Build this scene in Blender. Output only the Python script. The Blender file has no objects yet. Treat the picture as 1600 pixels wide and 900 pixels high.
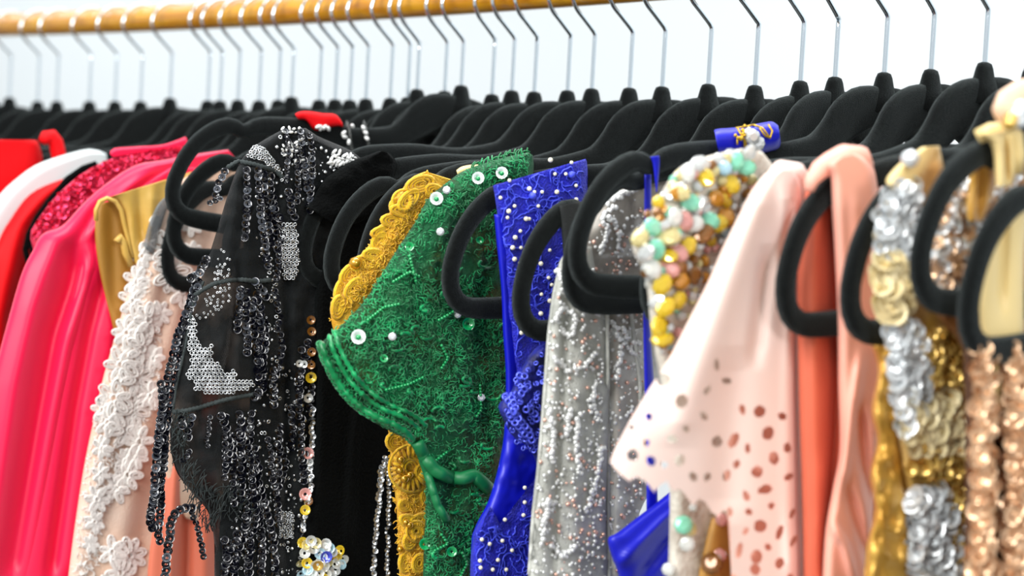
import bpy, math, random
import numpy as np
from mathutils import Vector, Matrix, noise
random.seed(7); rng = np.random.default_rng(7)
scene = bpy.context.scene
COL = scene.collection

# ------------------------------------------------------------------ camera
F = 3200.0                                  # focal length in pixels of the 1600 px frame
def nrm(v):
    v = np.array(v, float); return v / np.linalg.norm(v)
Yc = nrm([-2600, 300, F]); hb = nrm([0, 300 - .055 * 2600, F])
Zc = nrm(np.cross(Yc, hb)); Zc = Zc if Zc[1] > 0 else -Zc
fl = lambda v: np.array([v[0], v[1], -v[2]])
Xc = fl(np.cross(fl(Yc), fl(Zc)))
R = np.array([Xc, Yc, Zc])                  # camera (right, up, forward) -> world
X0 = 0.7912
CAM = np.array([-X0, 0.0, 1.45])            # the rail runs along Y at X = 0
camd = bpy.data.cameras.new('camera'); cam = bpy.data.objects.new('camera', camd); COL.objects.link(cam)
camd.sensor_width = 36; camd.lens = F / 1600 * 36; camd.clip_start = .05; camd.clip_end = 50
M = Matrix([[R[i][0], R[i][1], -R[i][2], CAM[i]] for i in range(3)] + [[0, 0, 0, 1]])
cam.matrix_world = M
camd.dof.use_dof = True; camd.dof.focus_distance = 1.05; camd.dof.aperture_fstop = 7.6
scene.camera = cam

# ------------------------------------------------------------------ world, light, exposure
w = bpy.data.worlds.new('world'); scene.world = w; w.use_nodes = True
bg = w.node_tree.nodes['Background']; bg.inputs[0].default_value = (.93, .97, 1, 1); bg.inputs[1].default_value = .62
def area(name, loc, target, sx, sy, power, col=(1, 1, 1)):
    l = bpy.data.lights.new(name, 'AREA'); l.shape = 'RECTANGLE'; l.size = sx; l.size_y = sy; l.energy = power; l.color = col
    o = bpy.data.objects.new(name, l); COL.objects.link(o); o.location = loc
    o.rotation_euler = (Vector(target) - Vector(loc)).to_track_quat('-Z', 'Y').to_euler(); return o
area('window_light', (-2.2, .3, 2.6), (0, .9, 1.45), 1.6, 1.4, 62, (1, .985, .96))
area('ceiling_light', (.1, 1.0, 3.1), (0, 1.0, 1.4), .9, 2.2, 34)
area('fill_light', (-.9, -1.4, 2.1), (0, .7, 1.4), .35, .35, 14)  # added fill from behind the camera, not a lamp of the room
area('wall_fill_light', (.4, 4.4, 3.3), (1.6, 4.8, 1.5), 1.5, 3.2, 38, (.97, .99, 1))  # added unseen light that whitens the far left of the wall
vs = scene.view_settings; vs.view_transform = 'Standard'; vs.look = 'None'; vs.gamma = 1; vs.use_curve_mapping = False
vs.exposure = .35

# ------------------------------------------------------------------ geometry helpers
def ray(px, py): return R @ np.array([px - 800.0, 450.0 - py, F])
def onY(px, py, Y):                        # the point of the plane Y = const seen at a pixel
    r = ray(px, py); return CAM + r * (Y / r[1])
def onX(px, py, X):
    r = ray(px, py); return CAM + r * ((X - CAM[0]) / r[0])
def s2l(c):
    return tuple(((x / 255) / 12.92 if x / 255 <= .04045 else ((x / 255 + .055) / 1.055) ** 2.4) for x in c)

def mat(name, col, rough=.6, metal=0, sheen=0, sheen_col=None, col2=None, nscale=60, bump=0, bscale=300, spec=.5,
        alpha=None, ascale=80, coat=0, contrast=.15, stretch=None, trans=0, thin=0, ior=1.5):
    m = bpy.data.materials.new(name); m.use_nodes = True; nt = m.node_tree; b = nt.nodes['Principled BSDF']; L = nt.links
    b.inputs['Base Color'].default_value = (*s2l(col), 1); b.inputs['Roughness'].default_value = rough
    b.inputs['Metallic'].default_value = metal; b.inputs['Specular IOR Level'].default_value = spec
    b.inputs['Coat Weight'].default_value = coat; b.inputs['IOR'].default_value = ior; b.inputs['Transmission Weight'].default_value = trans
    b.inputs['Sheen Weight'].default_value = sheen; b.inputs['Sheen Roughness'].default_value = .35
    if sheen_col: b.inputs['Sheen Tint'].default_value = (*s2l(sheen_col), 1)
    tc = nt.nodes.new('ShaderNodeNewGeometry')
    src = tc.outputs['Position']
    if stretch:
        mp = nt.nodes.new('ShaderNodeMapping'); mp.inputs['Scale'].default_value = stretch; L.new(src, mp.inputs[0]); src = mp.outputs[0]
    if col2:
        n = nt.nodes.new('ShaderNodeTexNoise'); n.inputs['Scale'].default_value = nscale; n.inputs['Detail'].default_value = 4; L.new(src, n.inputs['Vector'])
        r = nt.nodes.new('ShaderNodeValToRGB'); r.color_ramp.elements[0].position = .5 - contrast; r.color_ramp.elements[1].position = .5 + contrast
        r.color_ramp.elements[0].color = (*s2l(col), 1); r.color_ramp.elements[1].color = (*s2l(col2), 1)
        L.new(n.outputs['Fac'], r.inputs[0]); L.new(r.outputs[0], b.inputs['Base Color'])
    if bump:
        n = nt.nodes.new('ShaderNodeTexNoise'); n.inputs['Scale'].default_value = bscale; n.inputs['Detail'].default_value = 3; L.new(src, n.inputs['Vector'])
        bp = nt.nodes.new('ShaderNodeBump'); bp.inputs['Strength'].default_value = bump; bp.inputs['Distance'].default_value = .002
        L.new(n.outputs['Fac'], bp.inputs['Height']); L.new(bp.outputs[0], b.inputs['Normal'])
    if thin:
        tl = nt.nodes.new('ShaderNodeBsdfTranslucent'); tl.inputs[0].default_value = (*s2l(col), 1)
        mx = nt.nodes.new('ShaderNodeMixShader'); mx.inputs[0].default_value = thin
        L.new(b.outputs[0], mx.inputs[1]); L.new(tl.outputs[0], mx.inputs[2]); L.new(mx.outputs[0], nt.nodes['Material Output'].inputs[0])
    if alpha:
        lo, hi = alpha
        n = nt.nodes.new('ShaderNodeTexNoise'); n.inputs['Scale'].default_value = ascale; n.inputs['Detail'].default_value = 3; L.new(src, n.inputs['Vector'])
        mr = nt.nodes.new('ShaderNodeMapRange'); mr.inputs[1].default_value = .38; mr.inputs[2].default_value = .6
        mr.inputs[3].default_value = lo; mr.inputs[4].default_value = hi
        L.new(n.outputs['Fac'], mr.inputs[0]); L.new(mr.outputs[0], b.inputs['Alpha'])
    return m

class MB:                                   # mesh collector
    def __init__(s): s.v = []; s.f = []; s.n = 0
    def add(s, v, f):
        v = np.asarray(v, float).reshape(-1, 3); s.v.append(v)
        s.f.extend([tuple(i + s.n for i in q) for q in f]); s.n += len(v)
    def tube(s, pts, r, seg=6, cap=True, flat=None):
        pts = [np.asarray(p, float) for p in pts]; n = len(pts)
        rs = r if hasattr(r, '__len__') else [r] * n
        out = []; ref = None
        for i in range(n):
            t = nrm(pts[min(i + 1, n - 1)] - pts[max(i - 1, 0)] + 1e-12)
            if ref is None:
                ref = np.array([0, -1, 0.]) if abs(t[1]) < .9 else np.array([1., 0, 0])
            a = ref - t * np.dot(ref, t); a = nrm(a); ref = a; b = np.cross(t, a)
            for k in range(seg):
                th = 2 * math.pi * k / seg
                out.append(pts[i] + rs[i] * ((flat or 1) * a * math.cos(th) + b * math.sin(th)))
        f = []
        for i in range(n - 1):
            for k in range(seg):
                k2 = (k + 1) % seg
                f.append((i * seg + k, i * seg + k2, (i + 1) * seg + k2, (i + 1) * seg + k))
        if cap: f.append(tuple(range(seg))[::-1]); f.append(tuple((n - 1) * seg + k for k in range(seg)))
        s.add(out, f)
    def build(s, name, m, parent=None, smooth=True, origin=None, kind=None):
        V = np.concatenate(s.v) if s.v else np.zeros((0, 3))
        if parent is not None: org = world_loc(parent)
        else: org = np.array(origin if origin is not None else V.mean(0))
        me = bpy.data.meshes.new(name); me.from_pydata((V - org).tolist(), [], s.f); me.materials.append(m)
        if smooth: me.polygons.foreach_set('use_smooth', [True] * len(me.polygons))
        me.update()
        o = bpy.data.objects.new(name, me); COL.objects.link(o)
        if parent is not None: o.parent = parent
        else: o.location = org
        if kind: o['kind'] = kind
        return o
def world_loc(o):
    p = np.array(o.location)
    while o.parent: o = o.parent; p = p + np.array(o.location)
    return p
def thing(name, label, cat, loc, group=None):
    o = bpy.data.objects.new(name, None); COL.objects.link(o); o.location = tuple(loc); o.empty_display_size = .03
    o['label'] = label; o['category'] = cat
    if group: o['group'] = group
    return o

def catmull(P, n):
    P = np.array(P, float); k = len(P)
    d = np.r_[0, np.cumsum(np.linalg.norm(np.diff(P[:, :2], axis=0), axis=1) + 1e-6)]; d /= d[-1]
    T = np.linspace(0, 1, n); out = []
    for t in T:
        i = min(np.searchsorted(d, t, 'right') - 1, k - 2); u = (t - d[i]) / (d[i + 1] - d[i])
        p0, p1, p2, p3 = P[max(i - 1, 0)], P[i], P[i + 1], P[min(i + 2, k - 1)]
        out.append(.5 * (2 * p1 + (p2 - p0) * u + (2 * p0 - 5 * p1 + 4 * p2 - p3) * u * u + (3 * p1 - p0 - 3 * p2 + p3) * u ** 3))
    return np.array(out)

class Sheet:
    """cloth hanging beside the plane Y = Y0; rows run from the left edge polyline to the right edge polyline"""
    def __init__(s, Y0, pairs, T=.008, base=0., rows=60, cols=30, ridges=(), ue=.25, wav=0, wn=4, drift=.5, rough=0, rsc=60, ur=.15, seed=0):
        G = catmull(pairs, rows); s.Y0 = Y0
        U = np.linspace(0, 1, cols)
        U = U ** 1.0
        PX = G[:, 0:1] * (1 - U) + G[:, 2:3] * U; PY = G[:, 1:2] * (1 - U) + G[:, 3:4] * U
        e = np.sqrt(np.clip(1 - (1 - np.clip(U / ue, 0, 1)) ** 2, 0, 1)) if ue else np.ones(cols)
        if ur: e = e * np.sqrt(np.clip(1 - (1 - np.clip((1 - U) / ur, 0, 1)) ** 2, 0, 1))
        off = base + T * e[None, :] * np.ones((rows, 1))
        vv = np.linspace(0, 1, rows)[:, None]
        if wav: off = off + wav * np.sin(2 * math.pi * (U[None, :] * wn + drift * vv + seed * .37)) * e * np.clip(vv * 3, .15, 1)
        for pts, wd, amp in ridges:
            pts = np.array(pts, float); xl = np.interp(PY, pts[:, 1], pts[:, 0])
            fy = np.clip((PY - pts[0, 1]) / 40 + .5, 0, 1) * np.clip((pts[-1, 1] - PY) / 40 + .5, 0, 1)
            off = off + amp * np.exp(-((PX - xl) / wd) ** 2) * fy * np.minimum(e, 1)
        if rough:
            for i in range(rows):
                for j in range(cols):
                    off[i, j] += rough * noise.noise(Vector((PX[i, j] / rsc, PY[i, j] / rsc, seed * 3.1))) + rough * .5 * noise.noise(Vector((PX[i, j] / rsc * 2.3, PY[i, j] / rsc * 2.3, 5 + seed)))
        s.PX, s.PY, s.off, s.e, s.T = PX, PY, off, e, T; s.base = base
        s.rows, s.cols = rows, cols
        s.fp = np.stack([PX.ravel(), PY.ravel()], 1)
    def at(s, px, py, lift=.001):
        i = np.argmin(((s.fp - (px, py)) ** 2).sum(1)); return onY(px, py, s.Y0 - s.off.ravel()[i] - lift)
    def pts(s, pl, lift=.001): return [s.at(x, y, lift) for x, y in pl]
    def front(s): return np.array([[onY(s.PX[i, j], s.PY[i, j], s.Y0 - s.off[i, j]) for j in range(s.cols)] for i in range(s.rows)])
    def mesh(s, closed=True, back=1., holes=None, thick=.0006):
        r, c = s.rows, s.cols; A = s.front(); mb = MB(); f = []
        if closed:
            B = np.array([[onY(s.PX[i, j], s.PY[i, j], s.Y0 - s.base + s.T * back * s.e[j] + .0002) for j in range(c)] for i in range(r)])
        else:
            B = A + np.array([0, thick, 0])
        keep = np.ones((r - 1, c - 1), bool)
        if holes is not None:
            cx = (s.PX[:-1, :-1] + s.PX[1:, 1:]) / 2; cy = (s.PY[:-1, :-1] + s.PY[1:, 1:]) / 2; keep = ~holes(cx, cy)
        K = r * c
        for i in range(r - 1):
            for j in range(c - 1):
                if keep[i, j]:
                    a = i * c + j; f.append((a, a + c, a + c + 1, a + 1))
                    if holes is None: f.append((K + a, K + a + 1, K + a + c + 1, K + a + c))
        if holes is None:
            for i in range(r - 1):
                a = i * c; f.append((a, K + a, K + a + c, a + c)); a += c - 1; f.append((a, a + c, K + a + c, K + a))
            for j in range(c - 1):
                f.append((j, j + 1, K + j + 1, K + j)); a = (r - 1) * c + j; f.append((a, K + a, K + a + 1, a + 1))
            mb.add(np.concatenate([A.reshape(-1, 3), B.reshape(-1, 3)]), f)
        else: mb.add(A.reshape(-1, 3), f)
        return mb

# sequin, bead, gem template meshes (unit radius, facing +Z)
def ring_tpl(seg=12, hole=.26, cup=.45):
    v = []; f = []
    for rr, z in ((hole, -cup), (.46, -cup * .85), (.64, 0), (1, cup * .15)):
        for k in range(seg): t = 2 * math.pi * k / seg; v.append((rr * math.cos(t), rr * math.sin(t), z))
    for a in range(3):
        for k in range(seg): k2 = (k + 1) % seg; f.append((a * seg + k, a * seg + k2, (a + 1) * seg + k2, (a + 1) * seg + k))
    return np.array(v, float), f
def torus_tpl(seg=10, r=.32, ms=4):
    v = []; f = []
    for k in range(seg):
        t = 2 * math.pi * k / seg
        for q in range(ms):
            p = 2 * math.pi * q / ms; v.append(((1 - r + r * math.cos(p)) * math.cos(t), (1 - r + r * math.cos(p)) * math.sin(t), r * math.sin(p)))
    for k in range(seg):
        for q in range(ms): k2 = (k + 1) % seg; q2 = (q + 1) % ms; f.append((k * ms + q, k2 * ms + q, k2 * ms + q2, k * ms + q2))
    return np.array(v), f
def ball_tpl(seg=8, rings=5):
    v = [(0, 0, 1)]; f = []
    for a in range(1, rings):
        p = math.pi * a / rings
        for k in range(seg): t = 2 * math.pi * k / seg; v.append((math.sin(p) * math.cos(t), math.sin(p) * math.sin(t), math.cos(p)))
    v.append((0, 0, -1)); n = len(v) - 1
    for k in range(seg): f.append((0, 1 + k, 1 + (k + 1) % seg)); f.append((n, n - seg + (k + 1) % seg, n - seg + k))
    for a in range(rings - 2):
        for k in range(seg): k2 = (k + 1) % seg; b = 1 + a * seg; f.append((b + k, b + seg + k, b + seg + k2, b + k2))
    return np.array(v, float), f
def gem_tpl(seg=8):                          # cut stone: flat table, bevelled crown, pointed back
    v = []; f = []
    for rr, z, o in ((.5, .5, 0), (.85, .3, .5), (1, 0, 0), (.3, -.5, 0)):
        for k in range(seg): t = 2 * math.pi * (k + o) / seg; v.append((rr * math.cos(t), rr * math.sin(t), z))
    f.append(tuple(range(seg)))
    for a in range(3):
        for k in range(seg): k2 = (k + 1) % seg; f.append((a * seg + k, (a + 1) * seg + k, (a + 1) * seg + k2, a * seg + k2))
    f.append(tuple(3 * seg + k for k in range(seg))[::-1])
    return np.array(v, float), f
RING, TOR, BALL, GEM = ring_tpl(), torus_tpl(), ball_tpl(), gem_tpl()
TO_CAM = nrm([-.55, -.83, .05])
def frame(nv, roll=0):
    z = nrm(nv); x = nrm(np.cross([0, 0, 1.], z)); y = np.cross(z, x)
    c, s_ = math.cos(roll), math.sin(roll)
    return np.stack([c * x + s_ * y, -s_ * x + c * y, z], 1)
def jit(a): return nrm(TO_CAM + rng.normal(0, a, 3))
def batch_add(mb, tpl, p, r, nv, roll=0, sc=(1, 1, 1)):
    Fm = frame(nv, roll); mb.add((tpl[0] * np.array(sc) * r) @ Fm.T + p, tpl[1])
_meshes = {}
def piece(name, tpl, m, parent, p, r, nv, roll=0, sc=(1, 1, 1), smooth=True):   # one sequin / stone as an object sharing its mesh
    key = (name, m.name)
    if key not in _meshes:
        me = bpy.data.meshes.new(name); me.from_pydata(tpl[0].tolist(), [], tpl[1]); me.materials.append(m)
        if smooth: me.polygons.foreach_set('use_smooth', [True] * len(me.polygons))
        _meshes[key] = me
    o = bpy.data.objects.new(name, _meshes[key]); COL.objects.link(o); o.parent = parent
    Fm = frame(nv, roll) * (np.array(sc) * r)[None, :]; q = np.array(p) - world_loc(parent)
    o.matrix_local = Matrix([[*Fm[i], q[i]] for i in range(3)] + [[0, 0, 0, 1]])
    return o
def poly_walk(pl, step):                     # points along a pixel polyline at equal steps
    pl = np.array(pl, float); d = np.r_[0, np.cumsum(np.linalg.norm(np.diff(pl, axis=0), axis=1))]
    return [(np.interp(t, d, pl[:, 0]), np.interp(t, d, pl[:, 1])) for t in np.arange(0, d[-1], step)]
def inpoly(x, y, P):
    ins = False; j = len(P) - 1
    for i in range(len(P)):
        xi, yi = P[i]; xj, yj = P[j]
        if (yi > y) != (yj > y) and x < (xj - xi) * (y - yi) / (yj - yi) + xi: ins = not ins
        j = i
    return ins
def scatter(P, n, rejecting=0):
    P = list(P); xs = [p[0] for p in P]; ys = [p[1] for p in P]; out = []
    tries = 0
    while len(out) < n and tries < n * 60:
        tries += 1; x = rng.uniform(min(xs), max(xs)); y = rng.uniform(min(ys), max(ys))
        if inpoly(x, y, P) and (not rejecting or all((x - a) ** 2 + (y - b) ** 2 > rejecting ** 2 for a, b in out)): out.append((x, y))
    return out

# ------------------------------------------------------------------ materials
velvet = mat('black_velvet', (10, 12, 12), .95, sheen=.42, sheen_col=(160, 172, 172), bump=.6, bscale=2500, col2=(17, 20, 20), nscale=500, spec=.1)
chrome = mat('chrome', (215, 225, 232), .12, metal=1)
wood = mat('varnished_wood', (210, 152, 28), .3, col2=(184, 118, 16), nscale=40, stretch=(6, .5, 6), coat=.3)
wallm = mat('wall_paint', (224, 230, 232), .9, bump=.05, bscale=60)
floorm = mat('floor_vinyl', (104, 98, 92), .6, col2=(92, 88, 84), nscale=3)

# ------------------------------------------------------------------ setting
def quad(name, vs_, m, kind='structure'):
    mb = MB(); mb.add(vs_, [tuple(range(len(vs_)))]); o = mb.build(name, m, smooth=False); o['kind'] = kind; return o
def box(mb, lo, hi):
    x0, y0, z0 = lo; x1, y1, z1 = hi
    mb.add([(x0, y0, z0), (x1, y0, z0), (x1, y1, z0), (x0, y1, z0), (x0, y0, z1), (x1, y0, z1), (x1, y1, z1), (x0, y1, z1)],
           [(0, 3, 2, 1), (4, 5, 6, 7), (0, 1, 5, 4), (1, 2, 6, 5), (2, 3, 7, 6), (3, 0, 4, 7)])
mb = MB(); box(mb, (1.5, -2, 0), (1.6, 8, 3.4)); mb.build('wall_back', wallm, smooth=False)['kind'] = 'structure'
mb = MB(); box(mb, (-3.5, -2, -.05), (1.5, 8, 0)); mb.build('floor', floorm, smooth=False)['kind'] = 'structure'

# ------------------------------------------------------------------ rail
rp = [onX(x, y, 0) for x, y in ((0, 57), (200, 51), (400, 42), (600, 30.5), (800, 17), (1050, 0))]
RR = .0099
ry = np.array([p[1] for p in rp])[::-1]; rz = np.array([p[2] for p in rp])[::-1]
def rail_z(Y):                               # underside height of the slightly bowed rail
    c = np.polyfit(ry, rz, 2); Yq = min(max(Y, .35), 2.0); return float(np.polyval(c, Yq))
rail = thing('clothes_rail', 'round varnished wooden rail carrying the whole row of hangers', 'rail', (0, 2.6, 0))
ys = np.linspace(-.3, 2.6, 60)
mb = MB(); mb.tube([(0, y, rail_z(y) + RR) for y in ys], RR, 20); mb.build('pole', wood, rail)
for y in (-.3, 2.6):
    mb = MB(); mb.tube([(0, y, 0), (0, y, rail_z(y) + .03)], .014, 14); mb.tube([(-.25, y, .015), (.25, y, .015)], .015, 12)
    mb.build('upright', chrome, rail)

# ------------------------------------------------------------------ hangers
ST = [(0, -.0170, .0098), (-.010, -.0178, .0105), (-.019, -.0204, .0116), (-.028, -.0258, .0114), (-.036, -.0330, .0093), (-.0455, -.0394, .0074),
      (-.056, -.0424, .0064), (-.08, -.0462, .0060), (-.11, -.0462, .0060), (-.138, -.0488, .0057), (-.1475, -.0512, .0051), (-.1553, -.0548, .0042),
      (-.1615, -.0530, .0046), (-.1685, -.0538, .0050), (-.1776, -.0592, .0049), (-.1856, -.0668, .0046), (-.1918, -.0765, .0044), (-.1962, -.0885, .0043),
      (-.1966, -.097, .0043), (-.1942, -.1035, .0045), (-.188, -.1080, .0049), (-.178, -.1095, .0053), (-.154, -.1100, .0056), (-.1, -.1100, .0056), (0, -.1100, .0056)]
def hanger_body():
    S = catmull(ST, 90); L = [(x, z, h) for x, z, h in S]
    full = L + [(-x, z, h) for x, z, h in L[-2:0:-1]]
    n = len(full); ex = 14; mb = MB(); v = []
    for i in range(n):
        a = np.array(full[i - 1][:2]); b = np.array(full[(i + 1) % n][:2]); t = nrm(b - a); nn = np.array([-t[1], t[0]])
        x, z, h = full[i]
        for k in range(ex):
            th = 2 * math.pi * k / ex; c, s_ = math.cos(th), math.sin(th)
            ca = math.copysign(abs(c) ** .75, c) * h; sa = math.copysign(abs(s_) ** .6, s_) * .0032
            v.append((x + nn[0] * ca, sa, z + nn[1] * ca))
    f = [(i * ex + k, i * ex + (k + 1) % ex, ((i + 1) % n) * ex + (k + 1) % ex, ((i + 1) % n) * ex + k) for i in range(n) for k in range(ex)]
    mb.add(v, f); return mb
body_mesh = None; neck_mesh = None
def make_hanger(nx, ny, label, sh=None, tilt=None, yaw=0, Y=None, z=None):
    """sh: pixel of the shoulder top, fixes the tilt and turn"""
    global body_mesh, neck_mesh
    if Y is None and nx is not None: p = onX(nx, ny, 0); Y, z = p[1], p[2]
    lx, lz = -.1685, -.0488
    if sh is not None:
        if nx is None:                       # neck is outside the frame: place it by its shoulder
            q = onX(sh[0], sh[1], lx); Y = q[1]; dz = q[2] - z
        else:
            q = onY(sh[0], sh[1], Y); dz = q[2] - z
            qx = q[0]; r = math.hypot(lx, lz)
            want = math.sqrt(max(r * r - dz * dz, 0)); k = 0
            for yaw_ in np.linspace(-.5, .5, 201):   # turn about the hook until the shoulder meets its ray
                e = np.array([-want * math.cos(yaw_), Y - want * math.sin(yaw_) * 1, z + dz])
                c = R.T @ (e - CAM); px = 800 + F * c[0] / c[2]
                if k == 0 or abs(px - sh[0]) < best[0]: best = (abs(px - sh[0]), yaw_, e[2]); k = 1
            yaw = best[1]
        yaw = max(-.2, min(.2, yaw)); print('fit', nx, 'yaw', round(yaw, 3), 'dz', round(dz, 4), 'Y', round(Y, 3))
        r = math.hypot(lx, lz); tilt = math.asin(max(-1, min(1, dz / r))) - math.asin(lz / r)
    if tilt is None: tilt = random.uniform(-.03, .03)
    t = thing('velvet_hanger', label, 'hanger', (0, Y, z), 'black velvet hangers on the wooden rail')
    if body_mesh is None:
        o = hanger_body().build('frame', velvet, None, origin=(0, 0, 0)); o.parent = t; o.location = (0, 0, 0); body_mesh = o.data
        mb = MB(); mb.tube([(0, 0, -.020), (0, 0, -.012), (0, 0, -.007), (0, 0, -.003), (0, 0, -.0008), (0, 0, 0)], [.0105, .0085, .0064, .0053, .0042, .0020], 16)
        k = mb.build('neck', velvet, None, origin=(0, 0, 0)); k.parent = t; k.location = (0, 0, 0); neck_mesh = k.data
        k.scale = (1, .62, 1)
    else:
        o = bpy.data.objects.new('frame', body_mesh); COL.objects.link(o); o.parent = t
        k = bpy.data.objects.new('neck', neck_mesh); COL.objects.link(k); k.parent = t; k.scale = (1, .62, 1)
    o.rotation_euler = (0, tilt, yaw)
    rt = rail_z(Y) + 2 * RR - z; cz = rt - .0187 + .0013; r = .0190
    hk = [(0, 0, -.006), (0, 0, cz - .022), (0, 0, cz - .0195), (-.0012, 0, cz - .0178), (-.0094, 0, cz - .0098 - .001), (-.0150, 0, cz - .0035 - .0025), (-.0178, 0, cz - .001)]
    hk += [(r * math.cos(a), 0, cz + r * math.sin(a)) for a in np.radians(np.arange(172, 8, -12))]
    hk = catmull([(a, c, b) for a, b, c in hk], 46); mb = MB()
    ca, sa = math.cos(yaw), math.sin(yaw)
    mb.tube([(a * ca, Y + a * sa, z + c) for a, c, b in hk], .00125, 8)
    mb.v[0][:, 0] += 0
    mb.build('hook', chrome, t)
    return t, Y, z, tilt
necks = [(-40, 154), (-12, 153), (15, 152), (59, 158), (89, 158), (140, 158), (180, 158), (220, 158), (266, 153), (325, 157), (344, 157), (372, 156), (405, 157), (435, 156), (456, 151), (499, 156), (524, 155),
         (547, 156), (572, 154), (610, 153), (637, 152), (652, 139), (695, 142), (721, 133), (769, 147), (800, 141), (835, 143), (887, 141), (925, 138),
         (984, 137), (1035, 135), (1107, 131), (1180, 133), (1251, 126), (1305, 120), (1382, 113), (1455, 108), (1539, 97), (1612, 104)]
special = {721: (352, 184), 695: (342, 241), 925: (548, 262), 769: (425, 262), 800: (432, 264), 652: (318, 284), 637: (296, 284), 1612: (1225, 290), 984: (590, 277), 1035: (645, 272), 1180: (778, 287), 1251: (880, 314), 1382: (985, 237),
           1305: (962, 266), 1455: (1085, 283), 1539: (1150, 285), 1107: (712, 300)}
desc = {721: 'black velvet hanger whose big bare loop sticks out left of the black sequin dress', 695: 'black velvet hanger with smaller bare loop inside the frontmost left loop',
        925: 'black velvet hanger under the furry black velvet shoulder', 984: 'black velvet hanger with bare loop left of the yellow lace shoulder',
        1035: 'black velvet hanger inside the yellow lace dress', 1107: 'black velvet hanger inside the green embroidered dress',
        1180: 'black velvet hanger whose loop sticks out left of royal blue lace', 1251: 'black velvet hanger with a black elastic strap on its shoulder, before the blue lace',
        1305: 'black velvet hanger inside the silver beaded tulle dress', 1382: 'black velvet hanger with blue strap in its notch and rolled blue fabric on its arm',
        1455: 'black velvet hanger behind the iridescent crystal shoulder', 1539: 'rightmost black velvet hanger with a fully visible neck and hook',
        1612: 'black velvet hanger inside the peach blouse, its neck cut by the right edge'}
HY = {}
words = ['first', 'second', 'third', 'fourth', 'fifth', 'sixth', 'seventh', 'eighth', 'ninth', 'tenth', 'eleventh', 'twelfth', 'thirteenth', 'fourteenth', 'fifteenth',
         'sixteenth', 'seventeenth', 'eighteenth', 'nineteenth', 'twentieth', 'twenty-first', 'twenty-second', 'twenty-third', 'twenty-fourth', 'twenty-fifth',
         'twenty-sixth', 'twenty-seventh', 'twenty-eighth', 'twenty-ninth', 'thirtieth']
vis = 0
for nx, ny in necks:
    if nx > 0: vis += 1
    if nx in desc: lb = desc[nx]
    elif nx < 0: lb = 'blurred black velvet hanger at the far left with its neck %s the left edge' % ('just beyond' if nx > -20 else 'well beyond')
    else: lb = 'black velvet hanger with the %s visible neck counted from the left edge' % words[vis - 1]
    t, Y, z, ti = make_hanger(nx, ny, lb, sh=special.get(nx), tilt=-.065 + random.uniform(-.01, .01) if 400 < nx < 650 else None); HY[nx] = Y
zr = 1.45 + .0755
for key, sh, lb in (('I', (1290, 272), 'black velvet hanger whose loop sticks out left of the coral dress'),
                    ('J', (1392, 276), 'black velvet hanger looping out between the coral dress and gold sequin dress'),
                    ('K', (1526, 222), 'black velvet hanger with a cream strap over its shoulder near the right edge'),
                    ('L', (1575, 290), 'nearest black velvet hanger, loop cut by the right edge, lowest bar'),
                    ):
    t, Y, z, ti = make_hanger(None, None, lb, sh=sh, z=zr); HY[key] = Y
HY['N'] = (HY['J'] + HY['K']) / 2
print('HY', {k: round(v, 3) for k, v in HY.items()})

# ================================================================== garments
def garment(name, label, cat, Yk, px, py, group=None):
    return thing(name, label, cat, onY(px, py, Yk), group)
def cloth(t, name, sh, m, closed=True, **k): 
    o = sh.mesh(closed, **k).build(name, m, t); return o
def ease(t): return t * t * (3 - 2 * t)

# materials of the cloths
m_red = mat('red_satin', (222, 2, 14), .6, col2=(208, 0, 10), nscale=8, spec=.2)
m_white = mat('white_satin', (206, 216, 216), .5)
m_crim = mat('crimson_cloth', (170, 18, 52), .55, col2=(205, 30, 72), nscale=160)
m_crimseq = mat('crimson_sequin', (226, 60, 100), .2, metal=.8)
m_hot = mat('hot_pink_satin', (238, 22, 74), .4, sheen=.5, sheen_col=(255, 190, 205), spec=.4)
m_must = mat('mustard_satin', (196, 152, 62), .38, col2=(214, 176, 92), nscale=40)
m_blush = mat('blush_tulle', (214, 176, 150), .7, col2=(226, 200, 182), nscale=20, bump=.3, bscale=900)
m_lace = mat('white_lace', (252, 246, 240), .75, bump=.5, bscale=1500)
m_net = mat('black_net', (24, 27, 28), .8, spec=.2, alpha=(.66, .98), ascale=40, bump=.5, bscale=1500, sheen=.15)
m_net2 = mat('black_tulle', (14, 16, 17), .8, spec=.15, bump=.8, bscale=400, sheen=.1)
m_seq = mat('navy_black_sequin', (8, 9, 18), .13, ior=1.65)
m_seqg = mat('smoke_sequin', (58, 62, 70), .15, ior=1.8)
m_silring = mat('silver_ring_sequin', (205, 208, 210), .25, metal=.9)
m_cord = mat('charcoal_cord', (44, 52, 52), .85, bump=.5, bscale=1200)
m_salm = mat('salmon_satin', (214, 112, 84), .5)
m_bvel = mat('black_velvet_cloth', (5, 6, 6), .95, spec=.08, sheen=.05, sheen_col=(120, 140, 140), bump=.7, bscale=700)
m_yel = mat('yellow_net', (240, 190, 60), .7, col2=(226, 164, 30), nscale=120, bump=.6, bscale=1400)
m_yth = mat('yellow_thread', (248, 200, 24), .5, bump=.6, bscale=2200, sheen=.3, col2=(238, 178, 10), nscale=200)
m_grn = mat('green_net', (8, 112, 62), .6, col2=(4, 70, 38), nscale=55, bump=.9, bscale=1300, alpha=(.72, 1), ascale=48)
m_gth = mat('green_thread', (14, 164, 94), .32, sheen=.2, col2=(4, 104, 54), nscale=90)
m_gsat = mat('green_tulle', (10, 110, 60), .45)
m_blu = mat('blue_lace_cloth', (32, 40, 206), .6, col2=(20, 26, 176), nscale=200, bump=1., bscale=900, sheen=.15, sheen_col=(160, 170, 255))
m_blth = mat('blue_thread', (70, 84, 232), .5)
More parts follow.
